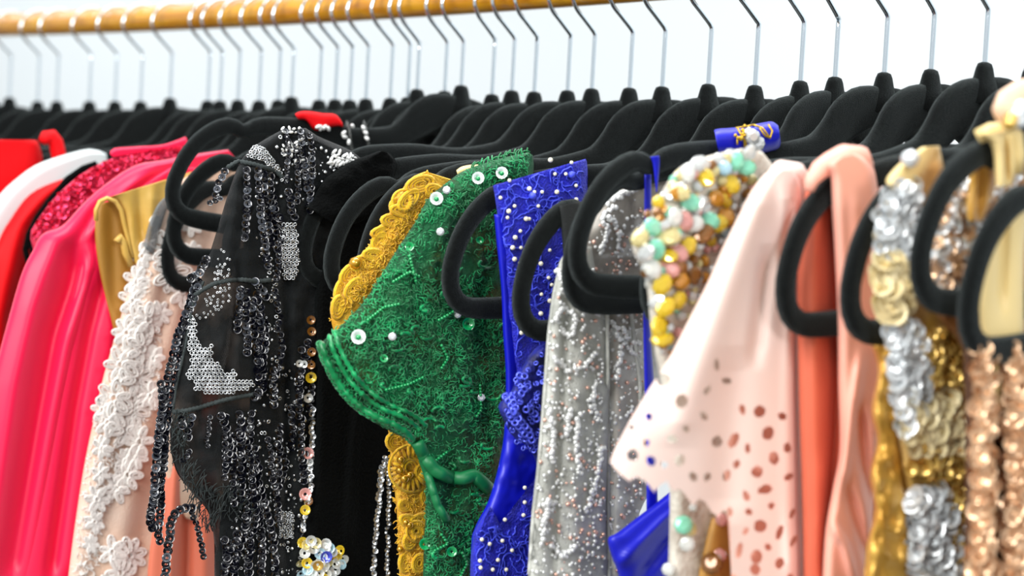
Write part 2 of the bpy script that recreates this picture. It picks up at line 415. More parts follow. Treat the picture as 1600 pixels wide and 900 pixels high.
m_blsat = mat('royal_blue_satin', (14, 22, 186), .4)
m_bldk = mat('navy_net', (14, 18, 66), .55, bump=.6, bscale=600, col2=(24, 34, 150), nscale=90)
m_blseq = mat('blue_ring_sequin', (92, 104, 232), .2, metal=.6)
m_pearl = mat('pearl', (236, 230, 205), .18, coat=.6)
m_sil = mat('silver_tulle', (206, 208, 200), .7, alpha=(.72, .95), ascale=60, bump=.5, bscale=1100, col2=(222, 224, 216), thin=.2, nscale=60)
m_sil2 = mat('grey_net', (172, 166, 156), .7, alpha=(.5, .85), ascale=60)
m_bead = mat('silver_bead', (226, 228, 226), .15, metal=.25, coat=1)
m_rose = mat('rose_bead', (236, 190, 172), .2, metal=.6)
m_elas = mat('black_elastic', (38, 42, 42), .8, bump=.8, bscale=1800)
m_clear = mat('clear_gem', (236, 240, 240), .06, coat=1, spec=.8)
gems = [mat('gem_' + n, c, .08, metal=mt * .6, coat=1, trans=.35) for n, c, mt in (('amber', (205, 140, 30), .35), ('yellow', (240, 205, 40), .3), ('mint', (150, 240, 205), .2),
        ('pearl_white', (236, 238, 232), .1), ('pink', (236, 168, 160), .2), ('champagne', (228, 214, 150), .3), ('brown', (150, 96, 30), .4), ('clear', (225, 228, 226), .5), ('ice_blue', (180, 220, 235), .2))]
m_ab = mat('crystal_backing', (190, 180, 166), .8, bump=.6, bscale=400, col2=(226, 220, 206), nscale=120)
m_peach = mat('peach_cloth', (250, 228, 218), .8, col2=(248, 216, 204), nscale=9, thin=.15)
m_plin = mat('peach_lining', (240, 172, 150), .8)
m_cor = mat('coral_satin', (212, 104, 76), .5, sheen=.3, sheen_col=(255, 200, 180))
m_corl = mat('light_coral_satin', (243, 174, 154), .5, sheen=.35, sheen_col=(255, 215, 205))
m_gold = mat('gold_sequin_cloth', (206, 164, 76), .4, metal=.3, col2=(232, 206, 146), nscale=60, bump=.8, bscale=120)
m_goldseq = mat('gold_sequin', (222, 182, 92), .2, metal=.6, coat=.5)
m_silseq = mat('silver_sequin', (222, 226, 228), .2, metal=.4, coat=.6)
m_crm = mat('cream_satin', (232, 206, 142), .42)
m_chamseq = mat('champagne_sequin', (228, 186, 146), .2, metal=.5, coat=.5)
m_cham = mat('champagne_cloth', (206, 156, 108), .4, metal=.4, col2=(150, 98, 52), nscale=90, bump=.8, bscale=150)
m_dkb = mat('dark_gap_brown', (74, 44, 22), .7)
m_bugle = mat('black_bead', (8, 8, 10), .1, metal=.6)

# ------------------------------------------------ 1 far red dress, strap, white satin, second red
Y = HY[405] - .003
g = garment('red_dress', 'blurred bright red dress at the far left edge, behind the white satin sleeve', 'dress', Y, 0, 215, 'red dresses')
cloth(g, 'bodice', Sheet(Y, [(-60, 218, 50, 219), (-110, 260, 62, 228), (-140, 400, 66, 300), (-150, 700, 40, 600), (-150, 960, 30, 960)], T=.008, rows=40, cols=16), m_red)
mb = MB(); mb.tube([onY(x, y, Y - .007) for x, y in ((66, 222), (72, 214), (80, 213), (87, 222), (92, 243), (94, 262))], [.003, .0045, .005, .005, .005, .005], 10)
mb.build('shoulder_strap', m_red, g)
Y = HY[435] - .006
g = garment('white_satin_dress', 'pale white satin sleeve curving down to the left edge between two red dresses', 'dress', Y, 120, 240)
cloth(g, 'sleeve', Sheet(Y, [(166, 240, 168, 252), (145, 233, 166, 262), (118, 237, 140, 275), (60, 256, 110, 300), (25, 280, 90, 320), (-2, 306, 70, 350), (-30, 350, 50, 420), (-50, 450, 30, 520), (-70, 700, 20, 700), (-80, 960, 10, 960)], T=.008, rows=60, cols=20), m_white)
Y = HY[456] - .010
g = garment('red_dress', 'bright red dress with soft folds left of the crimson sequin shoulder', 'dress', Y, 90, 285, 'red dresses')
cloth(g, 'skirt', Sheet(Y, [(118, 276, 150, 280), (85, 284, 150, 300), (45, 305, 140, 330), (15, 345, 130, 380), (0, 372, 120, 430), (-25, 440, 100, 520), (-50, 560, 90, 640), (-70, 960, 60, 960)], T=.008, rows=60, cols=30,
      ridges=[([(75, 300), (30, 350), (0, 500), (-20, 900)], 12, .003), ([(95, 300), (55, 360), (20, 500), (0, 900)], 8, -.004)]), m_red)
# black piped rim and crimson sequin dress
Y = HY[499]
g = garment('black_piped_dress', 'thin black satin shoulder edge curving between red dress and crimson sequins', 'dress', Y, 100, 275)
mb = MB(); mb.tube([onY(x, y, Y - .006) for x, y in ((150, 256), (130, 263), (105, 280), (78, 312), (58, 340), (45, 366), (40, 390), (46, 420), (40, 520), (20, 700), (0, 960))], .0020, 8); mb.build('piping', m_bvel, g)
cloth(g, 'shoulder', Sheet(Y, [(150, 256, 170, 256), (105, 281, 170, 290), (60, 338, 150, 350), (44, 375, 130, 400), (48, 440, 120, 440), (20, 700, 100, 700), (0, 960, 80, 960)], T=.006, rows=40, cols=12), m_bvel)
Y = HY[547] + .002
g = garment('crimson_sequin_dress', 'crimson sequin dress shoulder with a red fabric collar, above the pink satin', 'dress', Y, 180, 245)
sh = Sheet(Y, [(286, 226, 292, 232), (240, 236, 290, 250), (185, 244, 270, 290), (130, 270, 230, 320), (88, 306, 180, 370), (60, 342, 150, 420), (47, 368, 140, 480), (55, 420, 130, 520), (50, 600, 120, 600), (10, 960, 110, 960)], T=.007, rows=60, cols=26)
cloth(g, 'bodice', sh, m_crim)
cloth(g, 'collar', Sheet(Y - .003, [(172, 240, 176, 246), (178, 232, 190, 246), (215, 229, 225, 240), (255, 226, 262, 234), (290, 214, 296, 228)], T=.003, rows=24, cols=8), m_hot)
mb = MB(); P = [(180, 246), (290, 228), (280, 250), (215, 258), (130, 318), (95, 352), (52, 372), (60, 342), (90, 306), (130, 272)]
for x, y in scatter(P, 520): batch_add(mb, RING, sh.at(x, y, .0008), .0016, jit(.5))
mb.build('sequins', m_crimseq, g, kind='stuff')
for x, y in ((126, 285), (103, 308), (102, 318), (98, 337), (75, 338), (180, 262), (122, 282), (88, 323), (140, 275), (110, 300)): piece('sequin', RING, m_crimseq, g, sh.at(x, y, .002), .0022, jit(.2))

# ------------------------------------------------ hot pink dress
Y = HY[610] - .002
g = garment('pink_satin_dress', 'hot pink satin dress with deep vertical folds filling the lower left', 'dress', Y, 170, 260)
sh = Sheet(Y, [(356, 234, 366, 245), (305, 241, 366, 260), (255, 250, 350, 275), (212, 258, 330, 300), (170, 284, 310, 330), (130, 318, 300, 360), (98, 352, 290, 400), (66, 366, 280, 430), (52, 390, 270, 450), (33, 430, 262, 490),
                (10, 510, 250, 560), (-8, 580, 240, 640), (-30, 680, 230, 720), (-60, 860, 215, 860), (-70, 1000, 210, 1000)], T=.010, rows=120, cols=90, ue=.18,
           ridges=[([(95, 352), (80, 400), (50, 480), (22, 600), (-20, 900)], 18, .003), ([(118, 400), (112, 440), (85, 520), (62, 650), (20, 900)], 17, -.008),
                   ([(140, 400), (130, 450), (98, 550), (75, 660), (28, 900)], 16, .004), ([(158, 440), (140, 520), (118, 620), (98, 740), (62, 980)], 12, -.008),
                   ([(176, 420), (168, 520), (150, 640), (118, 900)], 14, .003), ([(165, 300), (140, 350), (110, 400)], 14, -.003), ([(230, 270), (180, 310), (130, 380)], 12, .003)])
cloth(g, 'skirt', sh, m_hot)
sh2 = Sheet(Y - .006, [(262, 262, 330, 262), (215, 290, 330, 300), (175, 330, 320, 340), (148, 368, 300, 380), (126, 410, 290, 430), (105, 500, 270, 520), (86, 600, 250, 620), (68, 700, 240, 720), (30, 900, 210, 900), (14, 1000, 200, 1000)], T=.006, rows=90, cols=60, ue=.2,
            ridges=[([(160, 440), (140, 520), (118, 640), (80, 900)], 10, -.005), ([(185, 400), (178, 500), (150, 680), (110, 900)], 14, .002)])
cloth(g, 'overskirt', sh2, m_hot)

# ------------------------------------------------ mustard cap sleeve
Y = HY[637] - .004
g = garment('mustard_satin_dress', 'mustard gold satin dress with an open curled cap sleeve', 'dress', Y, 180, 310)
cloth(g, 'sleeve_lining', Sheet(Y + .002, [(153, 318, 250, 300), (149, 335, 250, 330), (149, 375, 240, 360), (155, 420, 232, 420), (165, 465, 225, 465), (178, 520, 215, 520), (190, 600, 210, 600)], T=.003, rows=40, cols=24, ridges=[([(172, 320), (175, 360), (178, 480)], 10, -.002)]), mat('mustard_shaded', (160, 114, 40), .5))  # shade inside the sleeve opening is put into this darker mustard
shm = Sheet(Y - .004, [(160, 311, 300, 268), (172, 309, 300, 290), (184, 316, 290, 320), (191, 332, 280, 350), (194, 352, 262, 375), (198, 372, 250, 392), (205, 396, 236, 400), (210, 412, 226, 412)], T=.007, rows=50, cols=40, ue=.25,
            ridges=[([(215, 300), (222, 380)], 7, -.0025), ([(240, 290), (236, 380)], 8, .002)])
cloth(g, 'cap_sleeve', shm, m_must)
mb = MB(); mb.tube([onY(x, y, Y - .009) for x, y in ((150, 345), (150, 328), (156, 315), (167, 310), (180, 314), (189, 328), (194, 350), (200, 372), (208, 402))], .0014, 8); mb.build('rolled_hem', m_must, g)
mb = MB(); mb.tube([onY(x, y, Y - .008) for x, y in ((182, 378), (188, 370), (193, 378), (196, 395), (205, 415))], .0022, 8); mb.build('inner_fold', m_must, g)

# ------------------------------------------------ lace dress
Y = HY[652]
g = garment('blush_lace_dress', 'blush tulle dress with white floral lace, left of the black sequin dress', 'dress', Y, 250, 300)
sh = Sheet(Y, [(372, 246, 390, 250), (320, 262, 410, 262), (275, 285, 420, 285), (243, 322, 430, 330), (226, 360, 430, 370), (212, 405, 430, 410), (200, 450, 430, 450), (186, 505, 430, 510), (164, 580, 430, 590), (150, 640, 430, 640),
                (133, 720, 430, 720), (120, 800, 420, 800), (108, 890, 410, 890), (96, 1000, 400, 1000)], T=.009, rows=90, cols=60, ue=.22, wav=.0012, wn=5, drift=1.2)
cloth(g, 'skirt', sh, m_blush)
def loop_tube(mb, sheet, cx, cy, a, b, ang, r, n=12, lift=.0012, open_=0):
    pl = []
    for k in range(n + (0 if open_ else 1)):
        t = 2 * math.pi * k / n; x = a * math.cos(t); y = b * math.sin(t)
        pl.append((cx + x * math.cos(ang) - y * math.sin(ang), cy + x * math.sin(ang) + y * math.cos(ang)))
    i = np.argmin(((sheet.fp - (cx, cy)) ** 2).sum(1)); o = sheet.off.ravel()[i] + lift
    mb.tube([onY(x, y, sheet.Y0 - o) for x, y in pl], r, 5, cap=False)
def flower(g, sheet, cx, cy, rad, m, r=.0006, npet=7, fill=True, name='lace_flower', fan=2 * math.pi, a0=0.):
    mb = MB()
    for k in range(npet):
        th = a0 + fan * k / npet + random.uniform(-.15, .15); d = rad * .62
        x, y = cx + d * math.cos(th) * .8, cy + d * math.sin(th); L = rad * random.uniform(.36, .46)
        loop_tube(mb, sheet, x, y, L, L * .52, th, r)
        if fill: loop_tube(mb, sheet, x, y, L * .6, L * .25, th, r, 8)
    if fill: loop_tube(mb, sheet, cx, cy, rad * .2, rad * .2, 0, r, 8)
    return mb.build(name, m, g)
for x, y, r in ((262, 388, 30), (268, 425, 34), (285, 455, 26), (222, 400, 20), (214, 440, 24), (208, 470, 26), (232, 500, 26), (198, 520, 26), (222, 545, 28), (188, 570, 28), (215, 592, 30), (178, 622, 30), (208, 640, 30), (236, 618, 22),
                (168, 660, 22), (196, 672, 28), (218, 690, 26), (160, 700, 18), (158, 740, 16), (200, 742, 26), (183, 762, 24), (152, 780, 22), (148, 815, 18), (176, 862, 24), (203, 868, 28), (188, 895, 26), (170, 920, 24), (240, 560, 20),
                (250, 490, 20), (300, 350, 20), (235, 340, 18), (142, 850, 14), (300, 395, 18), (196, 720, 18), (160, 640, 20), (214, 715, 18)):
    flower(g, sh, x, y, r, m_lace, r=.0007, npet=random.choice((6, 7, 8)), a0=random.random() * 6)
mb = MB()                                   # white embroidered band along the left edge
tpl_thread = MB(); tpl_thread.tube([np.array([-1, 0, 0]), np.array([-.5, .25, .15]), np.array([0, .35, .2]), np.array([.5, .25, .15]), np.array([1, 0, 0])], .16, 4); THR = (np.concatenate(tpl_thread.v), tpl_thread.f)
P = [(238, 330), (228, 380), (238, 440), (226, 480), (250, 520), (250, 600), (225, 680), (190, 690), (180, 780), (160, 800), (150, 900), (112, 900), (128, 780), (150, 650), (185, 520), (212, 410)]
for x, y in scatter(P, 800): batch_add(mb, THR, sh.at(x, y, .0006), .0018, jit(.25), rng.uniform(0, 6.3))
mb.build('embroidery', m_lace, g, kind='stuff')
cloth(g, 'sheer_shoulder', Sheet(Y - .010, [(262, 305, 275, 300), (246, 320, 262, 325), (232, 352, 250, 360), (224, 385, 240, 400)], T=.002, rows=20, cols=8), mat('grey_mesh', (112, 116, 118), .7, alpha=(.5, .8)))

# ------------------------------------------------ salmon satin behind the fringe
Y = HY[695] + .003
g = garment('salmon_satin_dress', 'salmon satin skirt showing under the black sequin fringe at the bottom', 'dress', Y, 300, 640)
cloth(g, 'skirt', Sheet(Y, [(300, 450, 420, 450), (290, 560, 420, 560), (266, 690, 400, 690), (245, 790, 400, 790), (232, 880, 400, 880), (226, 1000, 400, 1000)], T=.006, rows=50, cols=50,
      ridges=[([(285, 560), (275, 700), (262, 1000)], 9, .003), ([(300, 560), (296, 700), (290, 1000)], 8, -.005), ([(330, 560), (318, 1000)], 12, .003)]), m_salm)
g2 = garment('blush_tulle_dress', 'blush tulle layer under the left black fringe', 'dress', Y + .012, 330, 420)
cloth(g2, 'skirt', Sheet(Y - .004, [(322, 400, 420, 400), (300, 480, 420, 480), (275, 600, 420, 600), (255, 700, 400, 700), (268, 770, 360, 780), (290, 810, 330, 820)], T=.003, rows=40, cols=20), m_blush)

# ------------------------------------------------ black sequin dress
YA = HY[721]; Y = HY[887] - .006
g = garment('black_sequin_dress', 'black net dress with hanging strands of cup sequins and ring embroidery', 'dress', Y, 450, 205)
sh = Sheet(Y - .004, [(440, 203, 478, 200), (398, 228, 500, 214), (376, 252, 560, 244), (360, 292, 575, 290), (345, 340, 580, 340), (331, 385, 580, 385), (316, 430, 580, 430), (302, 462, 580, 462), (285, 520, 580, 520), (275, 580, 580, 580),
                (267, 635, 580, 640), (266, 690, 580, 690), (275, 735, 580, 740), (300, 770, 580, 780), (325, 800, 580, 810), (334, 840, 580, 840), (335, 900, 580, 900), (335, 1010, 580, 1010)], T=.010, rows=120, cols=90, ue=.3, rough=.0022, rsc=22, seed=3,
           ridges=[([(372, 250), (365, 330), (350, 440)], 9, .003), ([(372, 420), (365, 520), (350, 600)], 7, -.004), ([(428, 250), (430, 380)], 10, -.003), ([(445, 420), (450, 900)], 10, -.004), ([(340, 660), (390, 600)], 10, .002)])
cloth(g, 'skirt', sh, m_net)
cloth(g, 'lining', Sheet(Y + .001, [(470, 215, 560, 245), (440, 260, 580, 260), (420, 330, 580, 330), (402, 450, 580, 450), (392, 560, 580, 560), (385, 700, 580, 700), (345, 800, 580, 800), (345, 1010, 580, 1010)], T=.004, rows=40, cols=20), m_net2)
for pl in ([(303, 462), (318, 452), (335, 443), (358, 438), (380, 437), (402, 440), (425, 437)], [(270, 644), (290, 642), (312, 637), (330, 631), (352, 625), (376, 620), (398, 616)],
           [(355, 262), (372, 252), (395, 256), (415, 262), (432, 268), (442, 278)]):
    mb = MB(); q = poly_walk(pl, 3); mb.tube(sh.pts(q, .0016), [.0014 if i % 2 else .0010 for i in range(len(q))], 7); mb.build('cord_trim', m_cord, g)
mb = MB(); mb.tube(sh.pts(poly_walk([(318, 440), (300, 480), (290, 540), (276, 600), (270, 644)], 5), .0014), .0007, 6); mb.build('edge_stitch', m_cord, g)
strands = [  # (polyline, spacing px, radius m, free hanging?)
 ([(352, 268), (341, 290), (337, 306)], 10, .0021), ([(345, 310), (326, 318), (322, 322)], 9, .0017), ([(384, 266), (387, 300), (386, 330), (383, 372)], 10.5, .0022),
 ([(403, 266), (405, 300), (408, 340), (414, 380), (420, 420)], 10, .0022), ([(412, 272), (414, 310), (420, 350), (424, 390)], 10, .0020), ([(423, 276), (424, 320), (428, 350)], 10, .0021),
 ([(448, 205), (451, 235), (448, 265), (449, 290)], 8, .0016), ([(470, 205), (472, 230), (476, 260), (480, 300)], 9, .0020), ([(484, 212), (488, 240), (486, 290), (484, 330)], 9, .0020), ([(462, 225), (466, 270), (464, 320)], 9, .0018),
 ([(322, 405), (314, 425), (296, 436), (293, 440)], 8, .0024), ([(310, 440), (303, 470), (290, 500), (283, 520)], 9, .0022),
 ([(306, 445), (298, 470), (288, 500), (276, 530), (270, 560), (262, 590), (256, 625), (250, 660), (246, 700), (243, 740), (240, 780), (234, 812), (238, 826)], 9.5, .0024),
 ([(290, 508), (280, 540), (274, 575), (268, 610), (263, 640), (258, 680), (256, 720), (251, 760), (252, 800), (246, 830), (250, 850)], 9.5, .0023),
 ([(252, 600), (256, 640), (252, 680), (246, 712)], 10, .0023), ([(246, 765), (238, 790), (234, 815), (244, 825)], 9, .0024),
 ([(300, 794), (286, 794), (275, 800), (267, 815), (265, 840), (262, 865), (259, 885), (257, 905)], 10, .0025),
 ([(376, 452), (374, 470), (373, 490), (371, 512), (371, 524)], 10.5, .0022), ([(384, 456), (384, 480), (385, 510), (387, 535), (388, 560)], 10.5, .0024), ([(395, 470), (394, 500), (400, 540), (404, 575), (405, 600)], 10.5, .0022),
 ([(403, 460), (406, 490), (408, 520), (403, 545), (408, 580)], 10.5, .0023), ([(414, 505), (416, 530), (412, 560), (410, 600)], 10.5, .0021), ([(398, 440), (412, 455), (420, 470)], 10, .0023),
 ([(283, 655), (285, 665)], 10, .0024), ([(299, 652), (294, 670), (294, 690)], 10.5, .0024), ([(296, 706), (290, 716), (284, 720)], 8, .0017), ([(328, 652), (325, 680), (322, 705)], 9, .0014),
 ([(346, 650), (353, 668), (357, 688), (358, 710), (352, 728)], 10, .0024), ([(374, 648), (378, 668), (375, 690)], 10.5, .0024), ([(385, 690), (392, 720), (398, 745)], 10, .0022), ([(252, 655), (257, 690), (252, 740), (250, 790)], 11, .0024),
 ([(387, 800), (383, 825), (376, 850), (368, 875), (365, 905)], 11, .0025), ([(402, 745), (412, 780), (420, 810), (428, 850), (430, 905)], 10.5, .0024), ([(394, 740), (396, 780), (402, 820)], 10, .0022),
 ([(372, 835), (366, 860), (366, 905)], 11, .0026), ([(390, 850), (388, 880), (390, 905)], 11, .0026), ([(356, 860), (350, 905)], 11, .0024), ([(425, 740), (433, 780), (436, 820)], 10, .0021), ([(408, 830), (410, 860), (408, 905)], 10.5, .0024),
 ([(300, 800), (310, 830), (318, 870)], 9, .0018), ([(430, 455), (434, 480), (436, 500), (432, 520)], 10, .0019), ([(440, 545), (436, 570), (430, 595), (424, 610)], 10, .0020), ([(480, 535), (478, 560), (470, 545)], 10, .0021),
 ([(398, 620), (405, 612), (416, 600)], 9, .0024), ([(426, 300), (432, 350), (436, 400), (432, 440)], 9, .0019), ([(452, 300), (456, 330), (462, 345)], 10, .0023), ([(436, 340), (440, 370), (432, 395)], 10, .0024)]
npc = 0; mb = MB()
def strand(pl, step, r, free=0.0):
    global npc
    q = poly_walk(pl, step)
    for k, (x, y) in enumerate(q):
        p = sh.at(x + rng.normal(0, .6), y, .0022 + free + .0004 * (k % 2)); nv = nrm(TO_CAM + np.array([0, 0, .35]) + rng.normal(0, .16, 3))
        if npc < 290: piece('sequin', RING, m_seq if rng.random() < .8 else m_seqg, g, p, r, nv, rng.uniform(0, 6)); npc += 1
        else: batch_add(mb, RING, p, r, nv)
    for a in range(0, 1):
        th.tube([sh.at(x, y, .0014) for x, y in q] if len(q) > 1 else [sh.at(*q[0], .0014), sh.at(q[0][0], q[0][1] + 4, .0014)], .0003, 4)
th = MB()
for pl, st, r in strands: strand(pl, st, r)
for _ in range(30):                          # the dense strands of the lower and right part
    x = rng.uniform(345, 492); y = rng.uniform(640, 860) if rng.random() < .7 else rng.uniform(330, 640); n = rng.uniform(30, 110)
    if y < 640 and x < 425: x += 55
    dx = rng.normal(0, 7); strand([(x, y), (x + dx, y + n * .5), (x + dx * .4, y + n)], 10.5, rng.uniform(.0018, .0024))
th.build('thread', m_bugle, g)
mb.build('small_sequins', m_seq, g, kind='stuff')
mb = MB(); crescent = [(297, 492), (306, 498), (307, 530), (322, 545), (330, 536), (334, 552), (330, 566), (345, 568), (352, 580), (362, 585), (366, 572), (370, 585), (360, 596), (396, 592), (398, 606), (375, 612), (345, 618), (325, 614), (300, 610), (305, 596), (292, 590), (298, 560), (292, 540)]
for j, y in enumerate(np.arange(490, 622, 5.6)):
    for x in np.arange(290, 400, 6.2):
        xx = x + (3.1 if j % 2 else 0)
        if inpoly(xx, y, crescent): batch_add(mb, TOR, sh.at(xx, y, .0015), .00125, jit(.12))
p2 = [(440, 345), (462, 350), (468, 400), (462, 440), (445, 440), (436, 395)]
for j, y in enumerate(np.arange(345, 442, 5.6)):
    for x in np.arange(434, 470, 6):
        if inpoly(x + (3 if j % 2 else 0), y, p2): batch_add(mb, TOR, sh.at(x + (3 if j % 2 else 0), y, .0018), .0012, jit(.2))
p3 = [(386, 245), (398, 228), (412, 232), (436, 262), (440, 272), (430, 268), (412, 250)]
for x, y in scatter(p3, 110, 3.2): batch_add(mb, TOR, sh.at(x, y, .0014), .0011, jit(.3))
for x, y in scatter([(345, 390), (360, 392), (360, 470), (325, 500), (300, 500), (325, 455)], 60, 4): batch_add(mb, TOR, sh.at(x, y, .0014), .0008, jit(.4))
for x, y in scatter([(440, 205), (570, 245), (500, 300), (440, 330), (430, 560), (490, 560), (490, 900), (360, 900), (350, 700), (400, 620), (400, 300)], 400, 4):
    batch_add(mb, TOR if rng.random() < .5 else BALL, sh.at(x, y, .0016), rng.uniform(.0005, .0013), jit(.6), sc=(1, 1, .5))
for x, y in scatter([(436, 800), (458, 800), (458, 840), (436, 840)], 60, 3): batch_add(mb, TOR, sh.at(x, y, .0022), .001, jit(.4))
mb.build('ring_embroidery', m_silring, g, kind='stuff')
mb = MB()
for x, y in scatter([(437, 196), (470, 200), (475, 260), (440, 240)], 22, 6): batch_add(mb, BALL, sh.at(x, y, .002), .0010, jit(.5), rng.uniform(0, 3), (1.5, .8, .5))
for x, y in scatter([(520, 235), (565, 248), (560, 258), (515, 256)], 26, 4): batch_add(mb, BALL, sh.at(x, y, .002), .0013, jit(.5), rng.uniform(0, 3), (1.6, .8, .5))
mb.build('shoulder_beads', m_bead, g, kind='stuff')
mb = MB()                                    # ragged net threads
for x, y in scatter([(262, 640), (300, 640), (290, 700), (330, 760), (380, 760), (400, 800), (320, 830), (262, 700)], 260): batch_add(mb, THR, sh.at(x, y, .002), rng.uniform(.002, .004), jit(.4), rng.normal(1.4, .5), (1, .5, .5))
mb.build('frayed_threads', m_cord, g, kind='stuff')
# clear beaded strap on the arm of the looped hanger, red strap behind it
Y = YA
g = garment('beaded_strap_top', 'clear beaded strap wrapped around the velvet arm right of the red strap', 'garment', Y, 555, 210)
for x in (541, 568):
    mb = MB(); mb.tube([onY(a, b, Y + d) for a, b, d in ((x, 196, .004), (x, 193, -.003), (x + 4, 200, -.007), (x + 7, 220, -.007), (x + 10, 244, -.006))], .0024, 8, flat=.3); mb.build('strap', mat('clear_elastic', (96, 100, 98), .15, alpha=(.35, .6)), g)
mb = MB()
for x, y in ((537, 208), (539, 214), (551, 197), (568, 200), (571, 207), (562, 236), (564, 240), (497, 198), (501, 200), (507, 199), (513, 201), (573, 216), (545, 222)): batch_add(mb, BALL, onY(x, y, Y - .0105), .0014, jit(.4), rng.uniform(0, 3), (1.5, .9, .8))
mb.build('beads', m_bead, g)
g = garment('red_strap_top', 'bright red satin strap looped over the black velvet arm near the top', 'garment', Y, 497, 188)
cloth(g, 'strap', Sheet(Y - .006, [(461, 178, 466, 187), (470, 174, 478, 188), (485, 174, 488, 200), (505, 177, 496, 204), (522, 178, 515, 199), (530, 184, 530, 197), (535, 192, 536, 199)], T=.003, rows=24, cols=12, ue=.4, ur=.4), m_red)

# ------------------------------------------------ black velvet garment with coloured discs
Y = HY[925]
g = garment('black_velvet_dress', 'black velvet dress right of the sequin fringe, edged with multicoloured discs', 'dress', Y, 560, 250)
sh = Sheet(Y, [(592, 236, 606, 238), (570, 244, 618, 250), (545, 254, 620, 265), (515, 272, 610, 300), (496, 296, 600, 330), (486, 316, 560, 350), (478, 322, 530, 356)], T=.009, rows=50, cols=30, rough=.002, rsc=30, ue=.3, seed=8)
cloth(g, 'shoulder', sh, m_bvel)
shv = Sheet(Y + .002, [(560, 300, 660, 300), (520, 380, 660, 380), (496, 440, 660, 440), (491, 500, 660, 500), (492, 600, 660, 600), (490, 680, 660, 680), (482, 760, 660, 760), (472, 830, 660, 830), (470, 1000, 660, 1000)], T=.008, rows=70, cols=50, ue=.2,
           ridges=[([(500, 440), (503, 600), (494, 830)], 9, .003), ([(565, 600), (552, 720), (545, 850)], 9, .003), ([(535, 840), (570, 820), (600, 800)], 8, .002)])
cloth(g, 'skirt', shv, m_bvel)
for k, (x, y, r, c) in enumerate(((481, 708, .0032, 'pink'), (484, 722, .002, 'clear'), (477, 772, .0033, 'pink'), (482, 783, .0025, 'brown'), (477, 797, .0028, 'yellow'), (486, 590, .0030, 'yellow'), (486, 500, .0024, 'brown'), (487, 518, .0024, 'brown'), (487, 550, .0024, 'brown'),
        (486, 570, .0024, 'brown'), (482, 622, .0026, 'clear'), (468, 568, .0020, 'clear'), (475, 569, .0020, 'clear'))):
    piece('disc_' + c, RING, gems[[n.name for n in gems].index('gem_' + c)], g, shv.at(x, y, .0105 if x < 480 else .004), r, jit(.15))
for x, y in scatter([(470, 848), (500, 840), (532, 858), (540, 878), (525, 905), (470, 905)], 34, 7):
    piece('disc_silver', RING, gems[rng.choice([7, 3, 7, 5, 3, 1, 8])], g, shv.at(x, y, .007), .0030, jit(.3))
piece('disc_blue', RING, m_blseq, g, shv.at(510, 870, .009), .0032, jit(.2)); piece('disc_gold', RING, m_goldseq, g, shv.at(497, 884, .009), .0030, jit(.2))
mb = MB()
for pl, r in (([(601, 715), (596, 760), (590, 800), (586, 850), (584, 905)], .0015), ([(606, 720), (607, 760), (606, 820), (605, 905)], .0013), ([(596, 730), (592, 780)], .0017), ([(488, 640), (488, 700), (484, 760), (472, 830)], .0016)):
    for x, y in poly_walk(pl, 7): batch_add(mb, RING, shv.at(x + rng.normal(0, 1), y, .004), r, jit(.35))
mb.build('edge_sequins', m_silring, g, kind='stuff')

# ------------------------------------------------ yellow lace dress
Y = HY[1035]
g = garment('yellow_lace_dress', 'golden yellow lace dress with corded flowers, behind the green dress', 'dress', Y, 640, 280)
sh = Sheet(Y, [(664, 268, 672, 270), (645, 276, 720, 285), (632, 290, 760, 300), (615, 318, 780, 330), (600, 350, 790, 370), (575, 385, 790, 410), (550, 412, 790, 440), (534, 440, 790, 470), (520, 475, 790, 500), (518, 505, 790, 530), (540, 560, 790, 580),
                (580, 620, 790, 640), (606, 672, 790, 690), (610, 710, 790, 720), (617, 770, 780, 780), (622, 840, 770, 850), (627, 1010, 760, 1010)], T=.010, rows=90, cols=50, ue=.2, rough=.001, rsc=20)
cloth(g, 'bodice', sh, m_yel)
def leaf(g, sheet, x, y, a, b, ang, m, r, name='lace_leaf', n=3):
    mb = MB()
    for k in range(n): loop_tube(mb, sheet, x, y, a * (1 - .3 * k), b * (1 - .3 * k), ang, r * (1 - .15 * k), 14, lift=.001)
    return mb.build(name, m, g)
for x, y, a, b, an in ((656, 288, 22, 12, -.3), (638, 312, 20, 10, -.8), (622, 322, 12, 12, 0), (630, 330, 20, 8, .2), (614, 345, 18, 9, .1), (600, 360, 12, 8, -.6), (592, 375, 14, 8, -.9), (600, 362, 20, 8, -.2), (584, 398, 16, 8, .1), (562, 412, 14, 10, -.5),
                       (548, 428, 20, 12, -.8), (535, 452, 20, 10, -1.2), (528, 480, 18, 9, -1.4), (552, 450, 18, 9, -.9), (680, 300, 16, 10, .5),
                       (618, 690, 14, 14, .5), (650, 705, 14, 10, .9), (632, 790, 9, 9, 0), (640, 815, 16, 9, .4), (655, 812, 16, 8, -.4), (640, 845, 9, 13, .3), (655, 880, 10, 14, .2), (632, 880, 8, 14, 0), (668, 775, 10, 14, .2), (690, 800, 16, 8, .2), (688, 420, 14, 10, .5), (700, 380, 16, 9, 1), (660, 740, 14, 10, 1.2), (760, 400, 12, 9, .4)):
    leaf(g, sh, x, y, a, b, an, m_yth, .0011)
